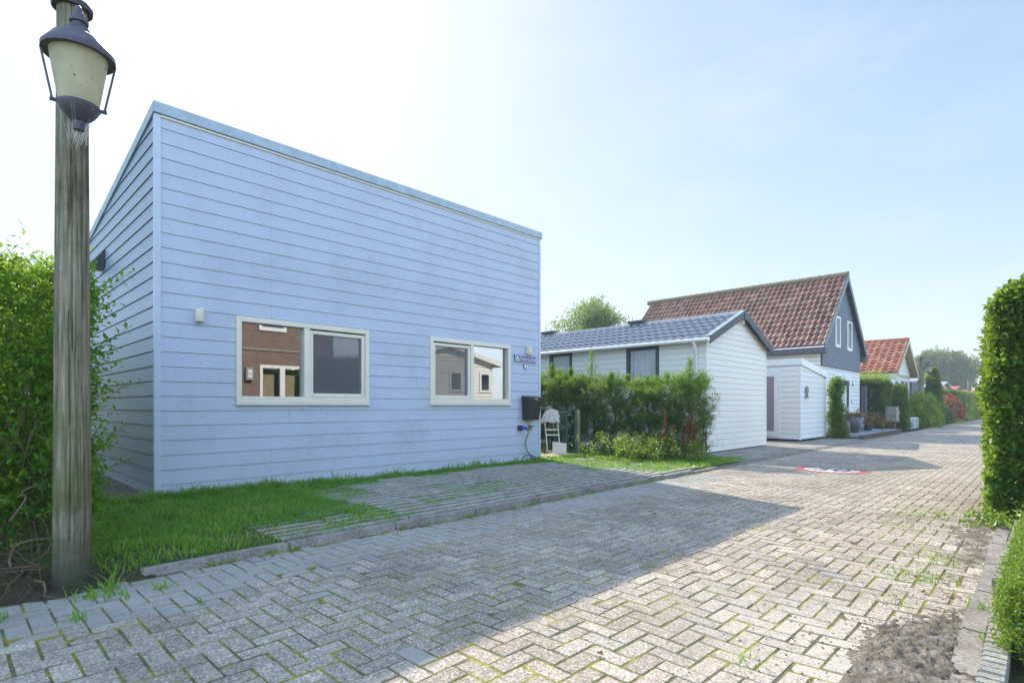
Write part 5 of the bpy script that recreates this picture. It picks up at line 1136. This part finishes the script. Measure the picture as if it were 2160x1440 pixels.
for o_, d_2 in zip(O, Dd): mb.tube([Vector(o_) - Vector(d_2) * .2, Vector(o_) + Vector(d_2).normalized() * .42], [.004, .0015], 4, False)
mb.obj('shoot_stems', 'twig', tp)
# root clod pulled out beside the pole
t = thing('root_clod', 'heap of grey earth and torn roots lying left of the near lamp post', 'debris', (.12, 4.68, 0)); nV = []; nF = []; n1, n2 = 56, 40
for j in range(n2 + 1):
    for i in range(n1 + 1):
        u, v = i / n1, j / n2; x = -.32 + .84 * u; y = 4.36 + .62 * v; e = math.sin(math.pi * u) * math.sin(math.pi * v)
        nV.append((x, y, -.04 + .20 * e ** .7 * (1 + .5 * noise.noise(Vector((x * 3, y * 3, 3)))) + .13 * e * noise.fractal(Vector((x * 12, y * 12, 1)), .75, 2.1, 5)))
for j in range(n2):
    for i in range(n1): nF.append((j * (n1 + 1) + i, j * (n1 + 1) + i + 1, (j + 1) * (n1 + 1) + i + 1, (j + 1) * (n1 + 1) + i))
place('earth', np_mesh('earth', nV, nF, smooth=True), 'soil', t)
mb = MB()
for k in range(90):
    p = Vector((random.uniform(-.2, .44), random.uniform(4.4, 4.9), random.uniform(.03, .2))); d = Vector((random.gauss(.2, .6), random.gauss(0, .5), random.gauss(.15, .4))); path = [p]
    for i in range(7): d = (d + Vector((random.gauss(0, .5), random.gauss(0, .5), random.gauss(-.05, .4)))).normalized(); p = p + d * .05; p.z = max(p.z, .01); path.append(p)
    r0 = random.choice([.002, .003, .004, .008]); mb.tube(path, [r0 * (1 - .7 * i / 8) for i in range(8)], 4, False)
for (a, b, r0) in (((-.1, 4.66, .10), (.42, 4.60, .14), .014), ((.30, 4.85, .40), (.45, 4.95, .62), .008)):
    a, b = Vector(a), Vector(b); mb.tube(smooth_path([a, a.lerp(b, .35) + Vector((.03, .02, .05)), a.lerp(b, .7) + Vector((-.04, 0, .02)), b], 4), [r0 * (1 - .04 * i) for i in range(13)], 7)
mb.obj('roots', 'twig', t)
# hornbeam hedge at the right
def hk(x, y, z): return .9
tb = hedge('hornbeam_hedge', 'tall clipped hornbeam hedge at the right edge of the road', 7.30, 10.4, -.75, .45, 2.50, 'hornbeam', 15000, 4, .066, .048, ['x0', 'y1', 'z1', 'y0'], .11, .03, .10, .06, stems=5, shoots=80, updir=-.25, rnd_round=.6)
P = RNG.uniform([7.42, -.65, .1], [8.6, .36, 2.25], (3400, 3)); place('foliage', leaf_mesh('foliage', *sprigs(P, RNG.normal(size=(3400, 3)), .1, 4, .075, .055, 1.)), 'hornbeam', tb)
P = RNG.uniform([8.0, -.5, 2.25], [9.6, .0, 2.5], (64, 3)); D = RNG.normal(size=(64, 3)) * .3 + np.array([-.2, .05, .9]); A = sprigs(P, D, RNG.uniform(.1, .38, 64), 9, .065, .045, .9, .2)
P2 = np.c_[RNG.normal(7.0, .14, 60), RNG.normal(.38, .14, 60), np.full(60, .03)]; B = sprigs(P2, RNG.normal(size=(60, 3)) + np.array([-.3, .2, .7]), .14, 5, .05, .035, 1.)
A = cat_l(A, B); place('shoots', leaf_mesh('shoots', *A), 'hornbeam', tb)
# boxwood and weeds in the bed
hedge('boxwood_hedge', 'low bright green boxwood hedge on the right behind stone edging', 3.15, 5.15, -.75, .145, .40, 'box', 5200, 7, .020, .012, ['x0', 'y1', 'z1'], .07, .09, .05, .02, stems=6, shoots=500, updir=.6, rnd_round=.12)
tw = thing('weed_patch', 'bright leafy weeds growing between boxwood and hornbeam hedge', 'plant', (6.1, .0, .03)); n = 420; P = np.c_[RNG.uniform(5.2, 7.1, n), RNG.uniform(-.5, .14, n), np.full(n, .05)]
place('leaves', leaf_mesh('leaves', *sprigs(P, RNG.normal(size=(n, 3)) * .4 + np.array([0, .1, 1]), RNG.uniform(.08, .24, n), 7, .055, .03, 1.)), 'box', tw)
tw = thing('bed_weeds', 'sparse grassy weeds with fallen leaves in the dark bed at lower right corner', 'plant', (2.7, 0, .03)); n = 60; P = np.c_[RNG.uniform(2.2, 3.3, n), RNG.uniform(-.4, .10, n), np.full(n, .04)]
place('leaves', leaf_mesh('leaves', *sprigs(P, RNG.normal(size=(n, 3)) * .5 + np.array([0, 0, 1]), RNG.uniform(.03, .10, n), 5, .06, .008, 1.)), 'grass', tw)
# conifer row before the chalet
def conifer(name, label, x, y, h, rx, ry, n, seed, top=0., group='conifers of the hedge before the chalet'):
    rs = random.Random(seed); t = thing(name, label, 'conifer', (x, y, .03), group); mb = MB(); path = [(x + .02 * rs.gauss(0, 1) * k, y + .02 * rs.gauss(0, 1) * k, h * k / 6) for k in range(7)]
    mb.tube(path, [.034 * (1 - k / 7) + .006 for k in range(7)], 6, False)
    O = []; Dr = []; nb = int(n * 1.35) // 9
    for k in range(nb):
        lv = rs.choice(range(9)); z = .18 + (h - .16) * min(1, max(.01, (lv + .5 + rs.gauss(0, .28)) / 9) ** .85); a = (lv * 2.1 + rs.choice((0, 1.6, 3.1, 4.4)) + rs.gauss(0, .45)); f = z / h
        rr_ = (1.0 if f < .85 else 1. - (f - .85) * 3.2) * (.68 if f < .3 else 1) * rs.uniform(.55, 1.1)
        ex, ey = math.cos(a) * rx * rr_, math.sin(a) * ry * rr_; bz = z - .10
        mb.tube([(x, y, bz), (x + ex * .5, y + ey * .5, bz + .05), (x + ex, y + ey, bz + .16)], [.006, .004, .0015], 3, False)
        for q in range(9):
            s = .3 + .7 * (q + rs.random()) / 9; O.append((x + ex * s + rs.gauss(0, .03), y + ey * s + rs.gauss(0, .03), bz + .16 * s * s + rs.gauss(0, .03))); Dr.append((ex / max(rx, ry) + rs.gauss(0, .5), ey / max(rx, ry) + rs.gauss(0, .5), .35 + rs.gauss(0, .3)))
    if top:
        for q in range(26): z = h + top * rs.random(); w_ = (h + top - z) * .5; O.append((x + rs.gauss(0, .01), y + rs.gauss(0, .01), z - .1)); a = rs.uniform(0, 6.28); Dr.append((math.cos(a) * w_ * 2.5, math.sin(a) * w_ * 2.5, .7))
        mb.tube([(x, y, h - .1), (x, y, h + top)], [.008, .002], 4, False)
    mb.obj('trunk', 'bark', t); O = np.array(O); Dr = np.array(Dr)
    P, D, N, L, Wd, rn = sprigs(O, Dr, .19, 13, .082, .018, .85); hi_ = np.clip((P[:, 2] - h * .82) / .3, 0, .5); place('foliage', leaf_mesh('foliage', P, D, N, L, Wd, np.clip(rn * .75 + hi_, 0, 1)), 'conifer', t); return t
for k, (y, h, rx, ry, n, tp_, lb) in enumerate([
    (5.45, 1.72, .50, .50, 640, .42, 'bushy green conifer at the road end of the hedge before the chalet'), (6.0, 1.70, .46, .46, 520, .10, 'green conifer second from the road in the hedge before the chalet'),
    (6.5, 1.66, .42, .40, 360, .06, 'thin conifer with bare lower trunk under the chalet window'), (7.02, 1.72, .42, .42, 380, .05, 'conifer with brown twiggy stem left of the chalet window'),
    (7.42, 1.76, .40, .42, 320, .10, 'slim conifer standing just behind the leafy shrub'), (8.02, 1.84, .45, .5, 520, .62, 'conifer with tall pale leader rising above the hedge before the chalet'),
    (8.65, 1.90, .46, .5, 600, .12, 'dense conifer behind the green metal gate'), (9.3, 1.94, .46, .5, 620, .25, 'dense conifer behind the hand trolley'), (10.0, 1.95, .46, .5, 600, .12, 'conifer partly hidden by the right corner of the blue house'), (10.7, 1.95, .46, .5, 500, .1, 'last conifer of the row, hidden behind the blue house corner')]):
    conifer('conifer', lb, 11.05 + random.uniform(-.05, .05), y, h, rx, ry, n, k, tp_)
# leafy shrub, red dock spikes and undergrowth at the lawn corner
t = thing('leafy_shrub', 'low broad leaved shrub with a few purple blooms before the conifers', 'shrub', (10.0, 6.05, .03)); n = 330; O = np.c_[RNG.normal(10.15, .42, n), RNG.normal(6.15, .40, n), RNG.uniform(.05, .42, n)]
place('leaves', leaf_mesh('leaves', *sprigs(O, RNG.normal(size=(n, 3)) * .6 + np.array([-.1, -.2, .9]), RNG.uniform(.12, .34, n), 7, .085, .036, 1.1, .15)), 'box', t)
n = 16; O = np.c_[RNG.normal(10.2, .3, n), RNG.normal(6.2, .3, n), RNG.uniform(.45, .75, n)]; place('blooms', leaf_mesh('blooms', *sprigs(O, RNG.normal(size=(n, 3)) * .3 + np.array([0, 0, 1]), .10, 12, .02, .015, .8)), 'purple', t)
mb = MB()
for k in range(26):
    a = random.uniform(0, 6.28); p = Vector((10.15 + .2 * math.cos(a), 6.15 + .2 * math.sin(a), .03)); mb.tube([p, p + Vector((.1 * math.cos(a), .1 * math.sin(a), .3)), p + Vector((.25 * math.cos(a), .25 * math.sin(a), .6))], [.006, .004, .002], 4, False)
mb.obj('stems', 'twig', t)
t = thing('red_dock', 'tall rust red seed spikes of dock beside the chalet corner', 'plant', (10.35, 5.15, .03)); mb = MB(); O = []; Dr = []
for (x, y, h) in ((10.55, 5.62, .98), (10.72, 5.38, .95), (10.74, 5.25, .80), (10.80, 5.22, 1.05), (10.86, 5.12, .98), (10.82, 5.16, .9), (10.95, 5.08, .74), (10.62, 5.5, .7), (10.9, 5.2, .6), (10.7, 5.3, .55), (11.05, 5.0, .62), (10.84, 5.28, .85)):
    x -= .36; y -= .08; q = Vector((x + random.gauss(0, .05), y + random.gauss(0, .05), h)); mb.tube([(x, y, 0), q], [.006, .003], 4, False)
    for k in range(34):
        f = .38 + .62 * random.random(); O.append(Vector((x, y, 0)).lerp(q, f)); a = random.uniform(0, 6.28); Dr.append((math.cos(a) * .4, math.sin(a) * .4, .9))
mb.obj('stems', 'twig', t); P, D, N, L, Wd, rn = sprigs(np.array(O), np.array(Dr), .07, 8, .024, .018, .7); place('seed_heads', leaf_mesh('seed_heads', P, D, N, L, Wd, rn), 'rust', t)
n = 130; O = np.c_[RNG.normal(10.6, .2, n), RNG.normal(5.15, .2, n), RNG.uniform(.03, .4, n)]; place('leaves', leaf_mesh('leaves', *sprigs(O, RNG.normal(size=(n, 3)) * .6 + np.array([0, 0, .8]), .2, 7, .07, .022, 1.)), 'yellowgreen', t)
# columns, shrubs and hedges along the road
def blob_bush(name, label, c, r, mat, n, K, ll, lw, sl, cat='shrub', shape=None, stems=True, lump=.12):
    t = thing(name, label, cat, (c[0], c[1], 0)); u = unit(RNG.normal(size=(n, 3))); u[:, 2] = np.abs(u[:, 2]) * 1.0 if shape is None else u[:, 2]
    if shape is None: z = u[:, 2]; pr = np.ones(n)
    else: z = RNG.uniform(0, 1, n); pr = shape(z); u[:, 2] = .2
    hv = unit(np.c_[u[:, 0], u[:, 1], np.zeros(n)])
    if shape is None: P = np.c_[c[0] + u[:, 0] * r[0], c[1] + u[:, 1] * r[1], np.maximum(.03, c[2] + u[:, 2] * r[2])]; N = u
    else: P = np.c_[c[0] + hv[:, 0] * r[0] * pr, c[1] + hv[:, 1] * r[1] * pr, .04 + z * r[2]]; N = hv
    P = P + N * (pnoise(P, 2.6, c[0]) * lump - np.abs(RNG.normal(size=n)) * lump * .7)[:, None]
    D = unit(N + RNG.normal(size=P.shape) * .45 + np.array([0, 0, .45])); place('foliage', leaf_mesh('foliage', *sprigs(P, D, sl * RNG.uniform(.6, 1.3, n), K, ll, lw, 1.)), mat, t)
    if stems:
        mb = MB()
        for k in range(7): a = random.uniform(0, 6.28); mb.tube([(c[0] + .08 * math.cos(a), c[1] + .08 * math.sin(a), 0), (c[0] + r[0] * .5 * math.cos(a), c[1] + r[1] * .5 * math.sin(a), r[2] * .8)], [.02, .006], 5, False)
        mb.obj('stems', 'bark', t)
    return t
blob_bush('yew_column', 'dark narrow conifer column at the corner of the cream shed', (21.55, 5.30, 0), (.14, .17, 2.0), 'thuja', 1500, 8, .09, .032, .20, 'conifer', lambda z: np.clip(1.1 - .35 * z - (z > .8) * (z - .8) * 3, .12, 1), lump=.2)
mbt = hedge('dark_hedge', 'dark green clipped hedge with loose lime shoots in front of orange roofed house', 30.0, 32.0, 5.5, 7.2, 2.25, 'dark_leaf', 6000, 5, .11, .065, ['x0', 'y0', 'z1'], .16, .05, .16, .08, stems=8, shoots=0)
n = 210; P = RNG.uniform([30., 5.5, 2.2], [32.2, 7.2, 2.35], (n, 3)); place('young_shoots', leaf_mesh('young_shoots', *sprigs(P, RNG.normal(size=(n, 3)) * .3 + np.array([0, 0, 1]), RNG.uniform(.15, .62, n), 9, .10, .05, .9)), 'yellowgreen', mbt)
blob_bush('thuja_bush', 'bright green upright thuja beside the grey letterbox', (32.75, 5.4, 0), (.42, .42, 2.1), 'thuja', 2200, 8, .10, .04, .16, 'conifer', lambda z: np.clip(1.05 - .25 * z - (z > .9) * (z - .9) * 4, .2, 1))
blob_bush('yellow_green_shrub', 'yellow green shrub with brown twigs right of the stone planter', (37.0, 4.95, 0), (1.5, .75, 1.75), 'yellowgreen', 2400, 7, .11, .06, .20, 'shrub', None, lump=.3)
blob_bush('cypress', 'slim dark green cypress column beside the second lamp post', (40.3, 4.85, 0), (.42, .42, 3.25), 'thuja', 3200, 8, .10, .045, .17, 'conifer', lambda z: np.clip(np.sqrt(np.clip(1.02 - z, 0, 1)) * 1.08, .05, 1))
blob_bush('blue_green_bush', 'rounded blue green bush at the foot of the cypress', (41.8, 4.72, .3), (1.0, .6, .85), 'bluebush', 2400, 8, .08, .03, .12, 'shrub', None, lump=.08)
th = blob_bush('red_hydrangea', 'hydrangea bush covered in red and orange blooms beyond the cypress', (46.2, 4.9, .3), (2.3, .75, 1.35), 'dark_leaf', 1500, 6, .10, .06, .2, 'shrub', None, lump=.3)
n = 200; u = unit(RNG.normal(size=(n, 3)) * np.array([1, 1, .8])); u[:, 2] = np.abs(u[:, 2]); u[:, 1] = -np.abs(u[:, 1]); P = np.c_[46.2 + u[:, 0] * 2.3, 4.85 + u[:, 1] * .8, .35 + u[:, 2] * 1.45]; P[:, 1] = np.minimum(P[:, 1], 5.2)
place('blooms', leaf_mesh('blooms', *sprigs(P, u + np.array([0, 0, .4]), .17, 34, .075, .06, 1.4)), 'hydr_flower', th)
hedge('clipped_hedge', 'dark clipped hedge block just beyond the red hydrangea', 50.0, 56., 4.75, 6.8, 2.15, 'dark_leaf', 3600, 5, .11, .07, ['x0', 'y0', 'z1'], .18, .05, .12, .06, stems=4, shoots=200)
hedge('clipped_hedge', 'lighter green far clipped hedge behind the dark clipped hedge block', 56.6, 64., 4.5, 6.6, 2.2, 'thuja', 3000, 5, .11, .06, ['x0', 'y0', 'z1'], .18, .05, .12, .06, stems=4)
hedge('clipped_hedge', 'farthest short clipped hedge before the white house', 66., 74., 4.5, 6.0, 1.9, 'dark_leaf', 1600, 5, .13, .08, ['x0', 'y0', 'z1'], .18, .05, .12, .06, stems=4)
t = thing('flower_trough', 'small pale trough with red flowers at the far hedge end', 'planter', (75.5, 4.6, 0)); mb = MB(); mb.box(75., 76.4, 4.4, 4.9, 0, .35); mb.obj('trough', 'white', t); n = 30; P = np.c_[RNG.uniform(75, 76.4, n), RNG.uniform(4.4, 4.9, n), np.full(n, .4)]; place('flowers', leaf_mesh('flowers', *sprigs(P, RNG.normal(size=(n, 3)) * .4 + np.array([0, 0, 1]), .3, 8, .12, .1, 1.)), 'hydr_flower', t)
# trees
def tree(name, label, x, y, H, R_, zb, n, mat, ll, lw, blobs, tr=.25, seed=1, sl=.5, K=7):
    rs = np.random.default_rng(seed); t = thing(name, label, 'tree', (x, y, 0)); mb = MB(); mb.tube([(x, y, -.1), (x + .1, y, H * .3), (x - .1, y + .1, H * .55), (x, y, H * .8)], [tr, tr * .75, tr * .5, tr * .12], 8)
    C = []
    for k in range(blobs):
        f = (k + .5) / blobs; a = k * 2.4 + rs.uniform(-.4, .4); z = zb + (H - zb) * (rs.uniform(.05, .95)); fz = (z - zb) / (H - zb); w = R_ * (math.sin(math.pi * min(1, .18 + .78 * fz)) ** .75) * rs.uniform(.35, .95)
        c = np.array([x + math.cos(a) * w, y + math.sin(a) * w, z]); C.append((c, R_ * rs.uniform(.17, .30)))
        mb.tube([(x, y, z * .55), ((x + c[0]) / 2, (y + c[1]) / 2, z * .85), tuple(c)], [tr * .3, tr * .18, tr * .05], 5, False)
    mb.obj('trunk', 'bark', t); Pn = []; Dn = []
    for c, r in C:
        m = n // blobs; u = unit(rs.normal(size=(m, 3))); rad = r * rs.uniform(.3, 1.15, m) ** .6; Pn.append(c + u * rad[:, None] * np.array([1, 1, .8])); Dn.append(u + rs.normal(size=(m, 3)) * .4)
    place('crown', leaf_mesh('crown', *sprigs(np.concatenate(Pn), np.concatenate(Dn), sl, K, ll, lw, 1.)), mat, t); return t
tree('willow_tree', 'pale green loose willow rising behind the chalet roof', 28.6, 20.8, 7.35, 2.6, 3.0, 1700, 'poplar', .26, .085, 38, .2, 5, .6, 7)
tree('broad_tree', 'large hazy broad crowned tree beyond the houses at the road end', 107., 11.8, 9.2, 4.5, 2.4, 4600, 'tree', .36, .22, 74, .5, 9, .8, 6)
tree('young_tree', 'small light green tree between the tan shed and the broad crowned tree', 74., 9.5, 4.6, 1.0, 2., 500, 'yellowgreen', .2, .12, 14, .1, 4, .4, 6)
tree('garden_tree', 'green treetop peeping over the left end of the orange roof', 37.5, 15.5, 5.6, 1.3, 3., 600, 'yellowgreen', .16, .1, 14, .12, 8, .4, 6)
# fallen leaves on the road
tl = thing('fallen_leaves', 'single dry brown leaves scattered on the pavers', 'leaves', (3, 1, .0)); n = 46; X = np.concatenate([RNG.uniform(1.5, 9, 26), RNG.normal(4.6, .3, 12), RNG.normal(7.0, .3, 8)]); Y = np.concatenate([RNG.uniform(.5, 4.2, 26), RNG.normal(.5, .1, 12), RNG.normal(.45, .15, 8)])
P = np.array([(x, y, und(x, y) + .012 + (mudz(x, y) - und(x, y) + .01 if mudz(x, y) > und(x, y) else 0)) for x, y in zip(X, Y)]); D = RNG.normal(size=(n, 3)); D[:, 2] *= .1
place('leaf_litter', leaf_mesh('leaf_litter', P, D, np.tile([0, 0, 1.], (n, 1)) + RNG.normal(size=(n, 3)) * .2, RNG.uniform(.03, .06, n), RNG.uniform(.02, .035, n), RNG.uniform(.2, 1, n)), 'dead', tl)
tl['kind'] = 'stuff'
# ------------------------------------------------------------------ air
m, nt = nt_new('hazy_air'); v_ = nd(nt, 'ShaderNodeVolumePrincipled'); o_ = nd(nt, 'ShaderNodeOutputMaterial'); ln(nt, v_, 0, o_, 'Volume')
v_.inputs['Color'].default_value = (.86, .93, 1, 1); v_.inputs['Density'].default_value = .0018; v_.inputs['Anisotropy'].default_value = 0.
MT['haze'] = m; mb = MB(); mb.box(-160, 270, -160, 210, -1.1, 13.)
tag(mb.obj('haze', 'haze'), kind='stuff')
S.cycles.volume_bounces = 0
